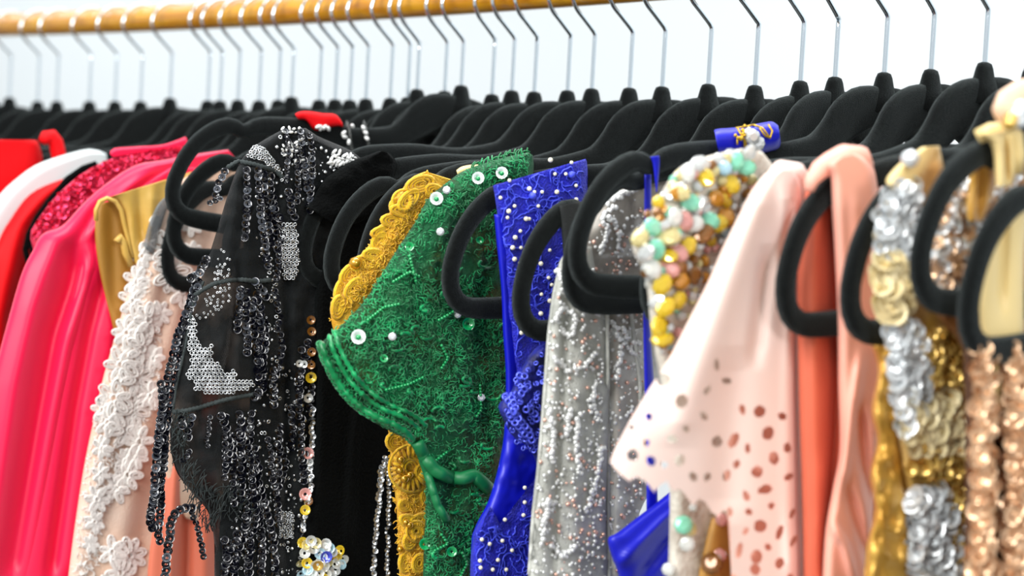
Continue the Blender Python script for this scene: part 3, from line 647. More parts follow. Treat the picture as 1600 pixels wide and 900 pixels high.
for x, y, r in ((642, 732, 32), (630, 315, 16), (650, 830, 14)):
    mb = MB()
    for k in range(22):
        a = 2 * math.pi * k / 22
        mb.tube(sh.pts([(x + math.cos(a) * r * .5, y + math.sin(a) * r * .5), (x + math.cos(a) * r * .75, y + math.sin(a) * r * .75), (x + math.cos(a) * r, y + math.sin(a) * r * 1.1)], .0016), [.0007, .0012, .0007], 5)
    loop_tube(mb, sh, x, y, r * .45, r * .5, 0, .0009); loop_tube(mb, sh, x, y, r * .3, r * .34, 0, .0009); loop_tube(mb, sh, x, y, r * 1.08, r * 1.15, 0, .0008, 20)
    mb.build('lace_flower', m_yth, g)
for x, y, r in ((555, 411, .0034), (625, 735, .0025), (632, 748, .0025), (618, 760, .002), (612, 722, .0022), (626, 718, .0022), (640, 742, .002), (640, 820, .002), (634, 816, .002), (625, 858, .0018)):
    piece('gold_bead', BALL, mat('gold_bead', (206, 150, 20), .12, metal=.6, coat=1) if 'gb' not in globals() else gb, g, sh.at(x, y, .003), r, jit(.1))
    gb = bpy.data.materials['gold_bead']
mb = MB()
for x, y in scatter([(664, 268), (690, 290), (590, 460), (560, 470), (518, 505), (518, 470), (600, 350)], 700): batch_add(mb, THR, sh.at(x, y, .0006), .0016, jit(.2), rng.uniform(0, 6))
for x, y in scatter([(606, 672), (700, 690), (700, 905), (625, 905)], 700): batch_add(mb, THR, sh.at(x, y, .0006), .0016, jit(.2), rng.uniform(0, 6))
mb.build('thread_texture', m_yth, g, kind='stuff')
g = garment('cream_satin_top', 'small cream satin strap on a velvet arm just above the green shoulder', 'garment', HY[1107] + .008, 738, 265)
cloth(g, 'strap', Sheet(HY[1107] + .008, [(713, 266, 716, 276), (722, 260, 728, 276), (740, 257, 742, 272), (757, 258, 760, 272), (766, 262, 768, 270)], T=.004, rows=20, cols=10, ue=.4, ur=.4), m_crm)

# ------------------------------------------------ green dress
Y = HY[1107]
g = garment('green_embroidered_dress', 'emerald green embroidered dress with eyelet sequins and scalloped sleeve hem', 'dress', Y, 720, 270)
sh = Sheet(Y, [(826, 238, 832, 242), (795, 244, 834, 262), (760, 254, 830, 290), (722, 268, 825, 320), (692, 290, 820, 360), (668, 312, 815, 400), (650, 345, 812, 440), (620, 390, 812, 480), (592, 435, 812, 520), (566, 474, 812, 550),
                (530, 512, 812, 570), (500, 540, 812, 590), (508, 572, 812, 610), (532, 612, 810, 640), (565, 648, 806, 670), (610, 674, 800, 700), (640, 690, 796, 720), (655, 715, 790, 745), (664, 745, 782, 765), (665, 800, 770, 800), (662, 860, 762, 860), (658, 1010, 760, 1010)],
           T=.012, rows=150, cols=110, ue=.35, rough=.0022, rsc=16, seed=5, ridges=[([(560, 620), (640, 640), (700, 650)], 12, -.004), ([(700, 690), (705, 800)], 14, -.005), ([(640, 380), (600, 560)], 22, .003), ([(745, 440), (760, 700)], 20, -.004)])
cloth(g, 'bodice', sh, m_grn)
P_g = [(826, 240), (740, 262), (690, 292), (668, 312), (640, 365), (592, 435), (566, 474), (500, 540), (508, 572), (540, 625), (610, 674), (650, 695), (664, 745), (665, 905), (735, 905), (770, 720), (800, 600), (800, 500), (770, 470), (775, 330), (825, 280)]
bald = [(700, 335), (765, 320), (765, 380), (745, 430), (690, 440), (640, 430), (655, 350)]
mb = MB()
for x, y in scatter(P_g, 7000):
    if inpoly(x, y, bald) and rng.random() < .82: continue
    if 660 < y < 800 and 665 < x < 740 and rng.random() < .7: continue
    batch_add(mb, THR, sh.at(x, y, .0006), rng.uniform(.0008, .0019), jit(.35), rng.uniform(0, 6.3))
mb.build('thread_embroidery', m_gth, g, kind='stuff')
for _ in range(46):                           # corded scrolls
    x, y = scatter(P_g, 1)[0]
    if inpoly(x, y, bald): continue
    mb = MB(); a0 = rng.uniform(0, 6.3); r0 = rng.uniform(7, 17); q = [(x + (r0 - k * r0 * .06) * math.cos(a0 + k * .3), y + (r0 - k * r0 * .06) * .6 * math.sin(a0 + k * .3)) for k in range(11)]
    mb.tube(sh.pts(q, .0016), [.0010 if k % 2 else .0007 for k in range(11)], 5); mb.build('scroll_cord', m_gth, g)
hem = [(500, 538), (506, 560), (518, 585), (532, 608), (548, 626), (566, 642), (590, 656), (612, 664), (632, 676), (645, 690)]
for dx, dy, r in ((2, -2, .0016), (14, -14, .0011), (22, -22, .0011)):
    mb = MB(); q = poly_walk([(x + dx, y + dy) for x, y in hem], 5); mb.tube(sh.pts(q, .002), [r * (1.35 if k % 2 else .8) for k in range(len(q))], 7); mb.build('scallop_cord', m_gth, g)
mb = MB()
for x, y in poly_walk(hem, 6): batch_add(mb, TOR, sh.at(x, y, .001), .0022, jit(.3))
for x, y in poly_walk([(740, 262), (770, 252), (800, 243), (826, 240)], 4): batch_add(mb, THR, sh.at(x, y - 2, .001), .0026, jit(.3), rng.normal(1.2, .5))
mb.build('hem_picots', m_gth, g, kind='stuff')
for pl, r in (([(652, 690), (664, 715), (680, 735), (700, 745), (722, 748), (740, 742), (752, 752), (765, 765)], .0034), ([(655, 700), (668, 740), (684, 790), (700, 815)], .0022)):
    mb = MB(); mb.tube([sh.at(x, y, .004) for x, y in poly_walk(pl, 5)], r, 10); mb.build('twisted_tulle', m_gsat, g)
m_eye = mat('iridescent_disc', (236, 244, 240), .2, coat=1); m_gb = mat('green_bead', (10, 150, 80), .12, coat=1)
for x, y, r in ((682, 310, .0033), (747, 278, .0031), (784, 270, .0031), (560, 526, .0036)):
    o = piece('eyelet_sequin', RING, m_eye, g, sh.at(x, y, .003), r, TO_CAM); piece('green_bead', BALL, m_gb, g, sh.at(x, y + 1, .0042), r * .42, TO_CAM)
for x, y, r in ((732, 506, .0032), (640, 385, .0022), (750, 375, .002), (706, 862, .0026), (600, 560, .002), (664, 850, .003)): piece('green_sequin', RING, m_gb, g, sh.at(x, y, .003), r, jit(.2))
for x, y in ((698, 297), (688, 362), (613, 526), (715, 491), (752, 621), (742, 872)):
    piece('rhinestone', GEM, m_silseq, g, sh.at(x, y, .003), .0021, jit(.1), smooth=False)
mb = MB()
for pl in ([(615, 440), (640, 425), (655, 432)], [(686, 500), (700, 492), (720, 480)], [(690, 540), (700, 560), (690, 575)], [(745, 650), (752, 640), (750, 600)], [(660, 590), (640, 600), (600, 610)], [(680, 860), (700, 850), (690, 835)], [(720, 900), (730, 880), (720, 860)], [(740, 500), (735, 515)], [(640, 400), (650, 440)], [(575, 500), (600, 480), (625, 475)], [(660, 700), (680, 720), (700, 705)]):
    for x, y in poly_walk(pl, 5): batch_add(mb, BALL, sh.at(x, y, .0025), .0009, TO_CAM, sc=(1, 1, 1.2))
mb.build('bead_strings', m_gb, g, kind='stuff')

# ------------------------------------------------ blue lace dress
Y = HY[1180]
g = garment('blue_lace_dress', 'royal blue corded lace dress dotted with tiny pearls', 'dress', Y, 840, 270)
sh = Sheet(Y - .003, [(770, 290, 915, 248), (772, 300, 918, 262), (778, 340, 918, 330), (786, 400, 918, 400), (790, 470, 918, 470), (798, 540, 918, 540), (806, 600, 905, 600), (800, 650, 895, 650), (790, 700, 890, 700)], T=.007, rows=70, cols=50, ue=.12, rough=.0012, rsc=25, seed=9)
cloth(g, 'bodice', sh, m_blu)
sht = Sheet(Y - .004, [(772, 335, 790, 335), (776, 380, 796, 380), (783, 450, 800, 450), (786, 520, 806, 520), (790, 580, 812, 580), (790, 650, 812, 650)], T=.004, rows=40, cols=8, ue=.4, ur=.4)
cloth(g, 'strap', sht, m_blsat)
shb = Sheet(Y - .004, [(790, 640, 900, 640), (786, 690, 900, 690), (776, 740, 895, 740), (762, 785, 890, 785), (742, 825, 890, 825), (736, 860, 890, 860), (735, 1010, 890, 1010)], T=.008, rows=70, cols=50, ue=.2, rough=.001, rsc=25, seed=10)
cloth(g, 'lining', shb, m_blsat)
shc = Sheet(Y - .006, [(764, 790, 775, 806), (742, 828, 800, 838), (738, 850, 850, 800), (735, 880, 872, 700), (735, 940, 880, 740), (735, 1010, 885, 1010)], T=.009, rows=50, cols=40, ue=.15, rough=.0012, rsc=20, seed=12)
cloth(g, 'lace_cup', shc, m_blu)
shd = Sheet(Y - .006, [(828, 650, 838, 652), (800, 720, 806, 720), (782, 775, 790, 780), (768, 805, 778, 812)], T=.003, rows=30, cols=6, ue=.4, ur=.4)
cloth(g, 'neckline_edge', shd, m_blu)
def cords(g, sheet, P, n, m, r=.0004, name='contour_cord', L=16, one=True):
    mb = MB()
    for x, y in scatter(P, n):
        a = rng.uniform(0, 6.3); q = [(x, y)]
        for k in range(L): a += rng.normal(0, .7); q.append((q[-1][0] + 3.4 * math.cos(a), q[-1][1] + 3.8 * math.sin(a)))
        q = [p for p in q if inpoly(p[0], p[1], P)]
        if len(q) > 3: mb.tube(sheet.pts(q, .0006), r, 4)
    mb.build(name, m, g, kind='stuff')
Pb = [(772, 292), (914, 250), (916, 420), (870, 530), (806, 560), (790, 400)]
cords(g, sh, Pb, 90, m_blth); cords(g, shc, [(745, 830), (850, 800), (872, 740), (870, 905), (738, 905)], 40, m_blth)
cords(g, shd, [(828, 650), (840, 652), (800, 760), (775, 810), (766, 800), (800, 720)], 6, m_blth)
for x, y in ((796, 282), (860, 250), (782, 309), (827, 295), (847, 300), (884, 272), (834, 305), (841, 322), (867, 272), (893, 254), (804, 322), (793, 340), (827, 342), (813, 361), (900, 312), (805, 371), (814, 387), (804, 405), (813, 411), (801, 387),
             (859, 391), (845, 412), (857, 434), (870, 300), (835, 300), (838, 365), (859, 470), (822, 342), (795, 330), (832, 420), (850, 350), (900, 290), (880, 330), (846, 460), (828, 500), (815, 520), (845, 490), (862, 445)):
    piece('pearl', BALL, m_pearl, g, sh.at(x, y, .0016), .0010 if (x + y) % 3 else .0013, TO_CAM)
for x, y in ((832, 306), (893, 273)): piece('blue_pearl', BALL, m_blth, g, sh.at(x, y, .002), .0019, TO_CAM)
for x, y in ((789, 812), (753, 843), (785, 845), (750, 876), (778, 875), (751, 887), (791, 890), (812, 835), (830, 868), (820, 785), (765, 850), (800, 860), (770, 890), (820, 762), (818, 805), (860, 790), (864, 700)):
    piece('pearl', BALL, m_pearl, g, shc.at(x, y, .0016), .0011, TO_CAM)
# blue ring sequin garment with navy net, strap on hanger G
Y = HY[1251]
g = garment('navy_net_dress', 'navy net dress with blue ring sequins, hung by a black elastic strap', 'dress', Y, 880, 320)
cloth(g, 'elastic_strap', Sheet(Y - .005, [(874, 322, 905, 314), (873, 330, 910, 320), (877, 360, 906, 345), (880, 400, 900, 400), (880, 430, 897, 430)], T=.003, rows=30, cols=10, ue=.3, ur=.3), m_elas)
shn = Sheet(Y + .004, [(858, 535, 900, 520), (835, 545, 900, 550), (815, 575, 900, 580), (798, 612, 900, 620), (779, 632, 900, 650), (784, 650, 900, 680), (800, 680, 900, 700), (830, 705, 900, 730), (842, 760, 900, 760), (836, 860, 900, 860), (832, 1010, 900, 1010)], T=.008, rows=60, cols=30, ue=.3, rough=.0015, rsc=18, seed=15)
cloth(g, 'bodice', shn, m_bldk)
for x, y in [p for pl in ([(790, 620), (800, 635), (806, 650), (815, 660), (825, 672), (832, 690)], [(800, 622), (806, 640), (795, 650), (812, 668), (822, 680)], [(815, 615), (822, 604), (830, 604)], [(822, 640), (835, 645), (840, 660)], [(860, 820), (865, 850)], [(855, 700), (862, 745)], [(812, 587), (820, 588)]) for p in poly_walk(pl, 8)]:
    piece('blue_ring', TOR, m_blseq, g, shn.at(x, y, .0028), .0021, jit(.2))
mb = MB()
for x, y in scatter([(858, 540), (815, 580), (780, 632), (800, 690), (845, 720), (870, 700), (880, 560)], 120): batch_add(mb, TOR, shn.at(x, y, .0016), .0015, jit(.6))
mb.build('small_rings', m_blseq, g, kind='stuff')

# ------------------------------------------------ silver beaded tulle
Y = HY[1305]
g = garment('silver_tulle_dress', 'sheer silver grey tulle dress covered in tiny clear beads', 'dress', Y, 930, 330)
sh = Sheet(Y, [(1050, 262, 1075, 258), (1010, 276, 1080, 280), (985, 288, 1080, 300), (955, 306, 1080, 320), (938, 330, 1080, 345), (915, 355, 1080, 370), (893, 385, 1080, 400), (877, 410, 1080, 430), (866, 460, 1070, 470), (858, 520, 1060, 530), (853, 590, 1050, 600), (848, 660, 1040, 670),
                (842, 730, 1030, 740), (834, 800, 1000, 800), (828, 860, 990, 860), (820, 1010, 985, 1010)], T=.009, rows=100, cols=70, ue=.18,
           ridges=[([(885, 430), (880, 600), (862, 900)], 7, -.003), ([(915, 460), (910, 600), (895, 900)], 22, .0025), ([(948, 440), (950, 600), (950, 900)], 7, -.004), ([(970, 440), (965, 900)], 10, .002)], rough=.0008, rsc=16)
cloth(g, 'skirt', sh, m_sil2)
shp = Sheet(Y - .005, [(893, 385, 925, 385), (877, 410, 930, 415), (866, 460, 940, 465), (858, 520, 948, 520), (853, 590, 952, 590), (848, 660, 952, 660), (842, 730, 950, 730), (834, 800, 948, 800), (828, 860, 950, 860), (820, 1010, 955, 1010)], T=.007, rows=80, cols=50, ue=.2, ur=.1,
            ridges=[([(890, 400), (878, 600), (860, 1000)], 6, -.003), ([(915, 420), (905, 640), (895, 1000)], 14, .002)])
cloth(g, 'front_panel', shp, m_sil)
mb = MB(); mr = MB(); Pl = [(893, 385), (1005, 300), (1010, 760), (985, 905), (826, 905), (850, 660), (860, 500)]
for x, y in scatter(Pl, 1000):
    s_ = shp if x < 945 and y > 400 else sh
    (mb if rng.random() < .72 else mr).add(BALL[0] * rng.uniform(.0004, .0011) + s_.at(x, y, .0012), BALL[1])
vines = [[(868, 500), (880, 480), (895, 486), (900, 510), (890, 525), (880, 515)], [(905, 480), (920, 478), (938, 492)], [(866, 560), (890, 580), (915, 570), (930, 550)], [(950, 500), (970, 515), (985, 530), (1000, 538)], [(955, 515), (975, 535), (985, 550), (998, 552)], [(970, 545), (966, 570), (962, 590)],
         [(858, 640), (866, 680), (862, 720)], [(858, 780), (850, 820), (848, 850)], [(860, 800), (850, 790), (868, 785)], [(905, 650), (900, 690), (905, 740)], [(860, 850), (880, 870), (900, 850)], [(940, 700), (930, 760), (915, 800)], [(868, 420), (880, 440), (900, 450)], [(930, 600), (925, 640), (935, 660)], [(890, 640), (885, 680)],
         [(938, 395), (950, 360), (940, 340), (962, 320)], [(955, 340), (970, 365), (965, 390)], [(960, 310), (985, 300), (1010, 285), (1040, 268)], [(945, 320), (975, 298), (1005, 282), (1045, 264)]]
for pl in vines:
    for x, y in poly_walk(pl, 3.2):
        s_ = shp if x < 945 and y > 400 else sh
        mb.add(BALL[0] * rng.uniform(.0009, .0015) + s_.at(x + rng.normal(0, 1.5), y + rng.normal(0, 1.5), .0018), BALL[1])
mb.build('clear_beads', m_bead, g, kind='stuff'); mr.build('rose_beads', m_rose, g, kind='stuff')
mb = MB()
for pl in ([(893, 385), (877, 410), (866, 460), (858, 520), (853, 590), (848, 660), (842, 730), (834, 800), (826, 905)], [(948, 440), (950, 600), (951, 800), (952, 905)], [(985, 480), (1000, 600), (1004, 760)]): mb.tube([sh.at(x, y, .0075 if x < 950 else .002) for x, y in poly_walk(pl, 8)], .0010, 5)
mb.build('seams', m_sil, g)

# ------------------------------------------------ blue strap garment on hanger H and the blue roll
Y = HY[1382]
g = garment('blue_satin_dress', 'royal blue satin dress on thin straps behind the peach blouse hem', 'dress', Y, 1018, 250)
cloth(g, 'front_strap', Sheet(Y - .006, [(1016, 245, 1030, 243), (1020, 256, 1031, 254), (1023, 280, 1029, 280), (1025, 300, 1027, 300)], T=.001, rows=16, cols=6, ue=.3, ur=.3), m_blsat)
cloth(g, 'back_strap', Sheet(Y + .006, [(1007, 270, 1018, 268), (1006, 400, 1017, 400), (1005, 500, 1016, 500), (1007, 600, 1022, 600), (1010, 700, 1026, 700), (1010, 800, 1028, 800)], T=.001, rows=30, cols=6, ue=.3, ur=.3), m_blsat)
cloth(g, 'skirt', Sheet(Y - .001, [(1068, 750, 1120, 740), (1035, 778, 1130, 778), (1000, 805, 1130, 800), (965, 832, 1130, 840), (950, 842, 1130, 860), (956, 870, 1130, 890), (968, 905, 1130, 910), (985, 1010, 1130, 1010)], T=.007, rows=60, cols=50, ue=.25,
      ridges=[([(1060, 790), (1000, 850), (960, 890)], 12, .003), ([(1090, 800), (1040, 850), (1000, 905)], 10, -.003)]), m_blsat)
shr = Sheet(Y - .006, [(1116, 203, 1124, 243), (1124, 201, 1132, 243), (1140, 200, 1150, 243), (1165, 197, 1172, 242), (1190, 192, 1198, 238), (1206, 190, 1216, 232), (1216, 196, 1220, 222)], T=.007, rows=40, cols=20, ue=.5, ur=.4)
g = garment('blue_waistband', 'rolled royal blue cloth with gold cord wrapped on the velvet arm', 'garment', Y, 1170, 215)
cloth(g, 'roll', shr, m_blsat)
m_gcord = mat('gold_cord', (206, 168, 50), .3, metal=.7)
for pl in ([(1150, 200), (1165, 198), (1178, 195), (1192, 200), (1203, 216), (1207, 205), (1200, 194)], [(1152, 226), (1152, 216), (1158, 213), (1163, 220), (1164, 236)], [(1152, 200), (1158, 210), (1164, 220), (1168, 232)], [(1187, 200), (1195, 212), (1205, 216)]):
    mb = MB(); mb.tube([shr.at(x, y, .0022) for x, y in poly_walk(pl, 3)], .0005, 6); mb.build('gold_cord', m_gcord, g)
for x, y, r in ((1176, 214, .0038), (1184, 224, .0036), (1170, 206, .0022)): piece('crystal', GEM, gems[7], g, shr.at(x, y, .004), r, jit(.15), smooth=False)
mb = MB()
for _ in range(14): x, y = 1160 + rng.normal(0, 5), 208 + rng.normal(0, 7); mb.add(BALL[0] * .0009 + shr.at(x, y, .003), BALL[1])
mb.build('gold_beads', m_gcord, g)

# ------------------------------------------------ iridescent crystal garment
Y = HY[1539] - .003
g = garment('crystal_encrusted_top', 'top encrusted with large iridescent and amber crystals, left of the peach blouse', 'top', Y, 1090, 270)
sh = Sheet(Y - .002, [(1158, 232, 1190, 236), (1120, 240, 1215, 270), (1080, 252, 1220, 310), (1055, 268, 1220, 350), (1034, 300, 1220, 390), (1012, 340, 1220, 430), (990, 370, 1220, 470), (990, 395, 1220, 500), (1006, 425, 1220, 530), (1012, 460, 1220, 560), (1018, 520, 1220, 600), (1035, 620, 1220, 680), (1046, 760, 1220, 760), (1044, 900, 1220, 900), (1042, 1010, 1220, 1010)],
           T=.008, rows=80, cols=40, ue=.15)
cloth(g, 'bodice', sh, m_ab)
Pc = [(1150, 236), (1188, 240), (1190, 275), (1160, 330), (1130, 390), (1100, 450), (1055, 545), (1030, 560), (1020, 500), (1010, 440), (988, 395), (995, 360), (1030, 305), (1060, 265)]
big = [(1079, 316, 2), (1102, 277, 1), (1060, 300, 0), (1143, 288, 1), (1120, 310, 0), (1090, 320, 7), (1170, 240, 3), (1150, 252, 2), (1166, 262, 2), (1045, 370, 5), (1020, 355, 2), (1000, 372, 5), (1025, 390, 2), (1045, 400, 1), (1075, 385, 1), (1060, 395, 4), (1055, 340, 3), (1135, 340, 0), (1120, 350, 1), (1100, 365, 6), (1110, 345, 2), (1070, 345, 4),
       (1035, 445, 1), (1062, 438, 0), (1040, 480, 1), (1060, 470, 1), (1030, 510, 1), (1035, 530, 1), (1060, 420, 6), (1085, 430, 6), (1062, 300, 5), (1075, 270, 3), (1092, 256, 7), (1130, 262, 8), (1020, 420, 3), (1048, 420, 4), (1010, 395, 7), (1085, 350, 3)]
for x, y, c in big: piece('crystal', GEM, gems[c], g, sh.at(x, y, .0035), rng.uniform(.0042, .0054), jit(.28), rng.uniform(0, 3), (1, .8, .8), smooth=False)
for k, (x, y) in enumerate(scatter(Pc, 150, 8)): piece('small_crystal', GEM, gems[rng.choice([0, 1, 2, 3, 5, 5, 7, 7, 7, 7, 8, 4, 6, 6])], g, sh.at(x, y, .002), rng.uniform(.0016, .003), jit(.4), rng.uniform(0, 3), smooth=False)
for x, y, c, r in ((1068, 820, 2, .0042), (1078, 826, 5, .0035), (1074, 850, 3, .0035), (1083, 793, 3, .0018), (1112, 880, 6, .0050), (1124, 868, 4, .0032), (1045, 890, 3, .003), (1128, 812, 4, .003)): piece('hem_crystal', GEM, gems[c], g, sh.at(x, y, .006), r, jit(.2), smooth=False)
cloth(g, 'amber_panel', Sheet(Y - .012, [(1112, 810, 1200, 800), (1102, 850, 1200, 850), (1092, 905, 1200, 905), (1090, 1010, 1200, 1010)], T=.003, rows=20, cols=16), mat('amber_satin', (192, 142, 66), .4))

# ------------------------------------------------ peach laser cut blouse
Y = HY[1612]
g = garment('peach_cutout_blouse', 'pale peach blouse with punched holes and scalloped flared hem', 'blouse', Y, 1220, 270)
cloth(g, 'lining', Sheet(Y - .001, [(1222, 330, 1300, 330), (1190, 420, 1300, 420), (1170, 520, 1300, 520), (1150, 600, 1300, 600), (1130, 700, 1300, 700), (1135, 780, 1300, 800), (1150, 1010, 1300, 1010)], T=.004, rows=40, cols=20), m_plin)
sh = Sheet(Y - .006, [(1215, 265, 1240, 268), (1195, 272, 1250, 285), (1172, 302, 1254, 310), (1150, 345, 1252, 345), (1128, 390, 1250, 400), (1104, 445, 1248, 450), (1076, 500, 1248, 500), (1045, 560, 1248, 560), (1010, 615, 1249, 620), (975, 675, 1251, 690), (950, 735, 1252, 750),
                 (960, 790, 1253, 800), (1030, 850, 1254, 850), (1090, 900, 1254, 900), (1110, 1010, 1254, 1010)], T=.012, rows=330, cols=170, ue=.35, ur=.12,
           ridges=[([(1200, 400), (1190, 480), (1180, 560)], 12, -.004), ([(1225, 290), (1240, 400), (1235, 900)], 12, .002), ([(1180, 300), (1130, 450), (1060, 680)], 30, .003), ([(1150, 560), (1130, 800)], 30, -.003), ([(1235, 330), (1228, 420)], 8, -.004)])
hl = []
for x, y, a, b in ((1010, 603, 5, 6), (1014, 651, 5, 6), (987, 668, 4, 4), (988, 711, 9, 9), (1017, 720, 7, 8), (1010, 692, 5, 5), (1037, 593, 11, 11), (1065, 627, 10, 11), (1050, 686, 9, 7), (1072, 670, 5, 6), (1062, 719, 8, 9), (1083, 745, 6, 8), (1038, 726, 5, 5),
                   (1187, 643, 9, 9), (1200, 677, 9, 11), (1146, 688, 7, 13), (1151, 725, 5, 7), (1183, 737, 9, 9), (1195, 765, 12, 7), (1166, 775, 5, 9), (1188, 822, 10, 10), (1170, 800, 6, 5), (1218, 832, 5, 12), (1238, 802, 4, 9), (1240, 845, 4, 10), (1155, 860, 5, 13), (1182, 870, 9, 11),
                   (1135, 743, 6, 9), (1209, 716, 8, 10), (1168, 700, 4, 8), (1222, 650, 7, 6), (1230, 700, 6, 8), (1105, 745, 5, 7), (1120, 690, 8, 9), (1100, 650, 5, 8), (1180, 890, 8, 9), (1140, 800, 5, 8), (1218, 880, 7, 9), (1160, 640, 5, 8), (1165, 830, 4, 6), (1205, 790, 5, 5), (1120, 570, 4, 10), (1135, 595, 8, 5), (1105, 610, 4, 8), (1232, 745, 8, 5), (1146, 905, 6, 8), (1200, 855, 5, 6), (1236, 905, 6, 9)):
    hl.append((x, y, a, b, rng.uniform(-.6, .6)))
hemx = np.array([940, 958, 970, 982, 995, 1008, 1022, 1033, 1042, 1052, 1062, 1072, 1082, 1092, 1102, 1112, 1122, 1132, 1140, 1150, 1260])
hemy = np.array([700, 728, 742, 752, 745, 752, 768, 757, 752, 768, 764, 774, 790, 780, 784, 800, 806, 796, 815, 1100, 1100])
def holes(cx, cy):
    m_ = cy > np.interp(cx, hemx, hemy)
    for x, y, a, b, an in hl:
        dx, dy = cx - x, cy - y; u = dx * math.cos(an) + dy * math.sin(an); v = -dx * math.sin(an) + dy * math.cos(an)
        m_ |= (u / a) ** 2 + (v / b) ** 2 < 1
    return m_
cloth(g, 'cutout_sleeve', sh, m_peach, closed=False, holes=holes)
mb = MB(); mb.tube([onY(x, y, Y - .004) for x, y in ((1205, 285), (1222, 272), (1240, 274), (1250, 290), (1252, 320), (1246, 370))], [.004, .006, .006, .006, .005, .003], 12); mb.build('shoulder_fold', m_peach, g)

# ------------------------------------------------ coral dress
Y = HY['I']
g = garment('coral_satin_dress', 'coral satin dress with wide straps between the two right loops', 'dress', Y, 1310, 250)
cloth(g, 'back_panel', Sheet(Y + .010, [(1262, 285, 1380, 285), (1252, 340, 1380, 340), (1246, 430, 1380, 430), (1246, 520, 1380, 520), (1249, 650, 1380, 650), (1254, 800, 1380, 800), (1258, 1010, 1380, 1010)], T=.006, rows=60, cols=60, ue=.1,
      ridges=[([(1275, 300), (1275, 600), (1285, 1000)], 14, .003), ([(1305, 330), (1308, 600), (1290, 900)], 7, -.006), ([(1350, 330), (1352, 600)], 8, .003)]), m_cor)
shf = Sheet(Y - .004, [(1312, 246, 1336, 240), (1292, 258, 1352, 246), (1298, 275, 1365, 262), (1300, 320, 1372, 300), (1303, 370, 1376, 360), (1306, 430, 1380, 430), (1309, 500, 1385, 500), (1310, 600, 1385, 600), (1312, 700, 1375, 690), (1302, 760, 1365, 770), (1290, 830, 1362, 840), (1285, 920, 1360, 920), (1283, 1010, 1360, 1010)], T=.008, rows=90, cols=50, ue=.25, ur=.2,
            ridges=[([(1345, 560), (1330, 660), (1315, 760)], 9, .003), ([(1345, 640), (1352, 720), (1362, 790)], 8, -.005), ([(1325, 760), (1345, 830), (1360, 890)], 8, -.004), ([(1300, 820), (1320, 850), (1335, 905)], 7, .004), ([(1340, 300), (1345, 420)], 14, .002)])
cloth(g, 'front_panel', shf, m_corl)
mb = MB(); mb.tube([onY(x, y, Y - .003) for x, y in ((1264, 298), (1268, 282), (1280, 266), (1298, 256), (1318, 248), (1342, 250), (1352, 262))], [.002, .003, .004, .005, .006, .006, .004], 12); mb.build('shoulder_strap', m_corl, g)

# ------------------------------------------------ gold and silver sequin dress
Y = HY['J']
g = garment('gold_silver_sequin_dress', 'blurred gold dress with bands of large silver sequins between right loops', 'dress', Y, 1420, 270)
sh = Sheet(Y - .005, [(1440, 232, 1468, 228), (1405, 262, 1475, 262), (1388, 285, 1480, 300), (1374, 330, 1485, 340), (1370, 390, 1490, 390), (1370, 450, 1500, 450), (1376, 500, 1510, 500), (1386, 560, 1512, 560), (1392, 620, 1514, 620), (1402, 700, 1514, 700), (1412, 760, 1512, 760), (1420, 830, 1512, 830), (1424, 1010, 1512, 1010)], T=.008, rows=80, cols=50, ue=.2, ur=.15, rough=.002, rsc=30, seed=21)
cloth(g, 'bodice', sh, m_gold)
cloth(g, 'shoulder_piece', Sheet(Y - .010, [(1440, 230, 1464, 228), (1405, 256, 1462, 250), (1385, 280, 1440, 288), (1388, 292, 1420, 300)], T=.005, rows=20, cols=16, ue=.4, ur=.4), m_crm)
piece('large_bead', BALL, m_silseq, g, onY(1422, 248, Y - .018), .0038, TO_CAM)
def fill(name, P, n, m, r, k=0, s_=sh, sep=9, lift=.002):
    mbx = MB()
    for i, (x, y) in enumerate(scatter(P, n, sep)):
        if i < k: piece(name, RING, m, g, s_.at(x, y, lift), rng.uniform(*r), jit(.45))
        else: batch_add(mbx, RING, s_.at(x, y, lift * .6), rng.uniform(*r), jit(.5))
    if mbx.n: mbx.build(name + 's', m, g, kind='stuff')
fill('silver_sequin', [(1388, 290), (1435, 285), (1430, 400), (1372, 400), (1374, 340)], 70, m_silseq, (.0026, .004), 70)
fill('silver_sequin', [(1388, 500), (1430, 505), (1455, 560), (1440, 640), (1410, 680), (1395, 600)], 80, m_silseq, (.003, .0045), 80)
fill('silver_sequin', [(1422, 770), (1480, 760), (1500, 830), (1490, 905), (1425, 905)], 60, m_silseq, (.003, .0045), 60)
fill('cream_sequin', [(1372, 405), (1425, 405), (1420, 495), (1378, 500)], 34, mat('cream_sequin', (240, 224, 176), .3, metal=.12), (.004, .0055), 34)
fill('cream_sequin', [(1412, 640), (1490, 620), (1500, 700), (1425, 710)], 46, bpy.data.materials['cream_sequin'], (.004, .0055), 46)
fill('gold_sequin', [(1430, 520), (1510, 520), (1512, 905), (1490, 905), (1480, 740), (1420, 740), (1430, 700), (1495, 700), (1480, 600), (1450, 600)], 120, m_goldseq, (.0024, .004), 120, sep=7)
cloth(g, 'gold_side_panel', Sheet(Y - .002, [(1362, 540, 1400, 540), (1372, 580, 1400, 580), (1362, 640, 1405, 640), (1370, 690, 1405, 690), (1360, 740, 1412, 740), (1366, 800, 1420, 800), (1352, 870, 1425, 870), (1348, 1010, 1425, 1010)], T=.009, rows=60, cols=24, rough=.003, rsc=22, seed=30), mat('gold_lame', (216, 174, 84), .32, metal=.45, col2=(186, 134, 44), nscale=50))

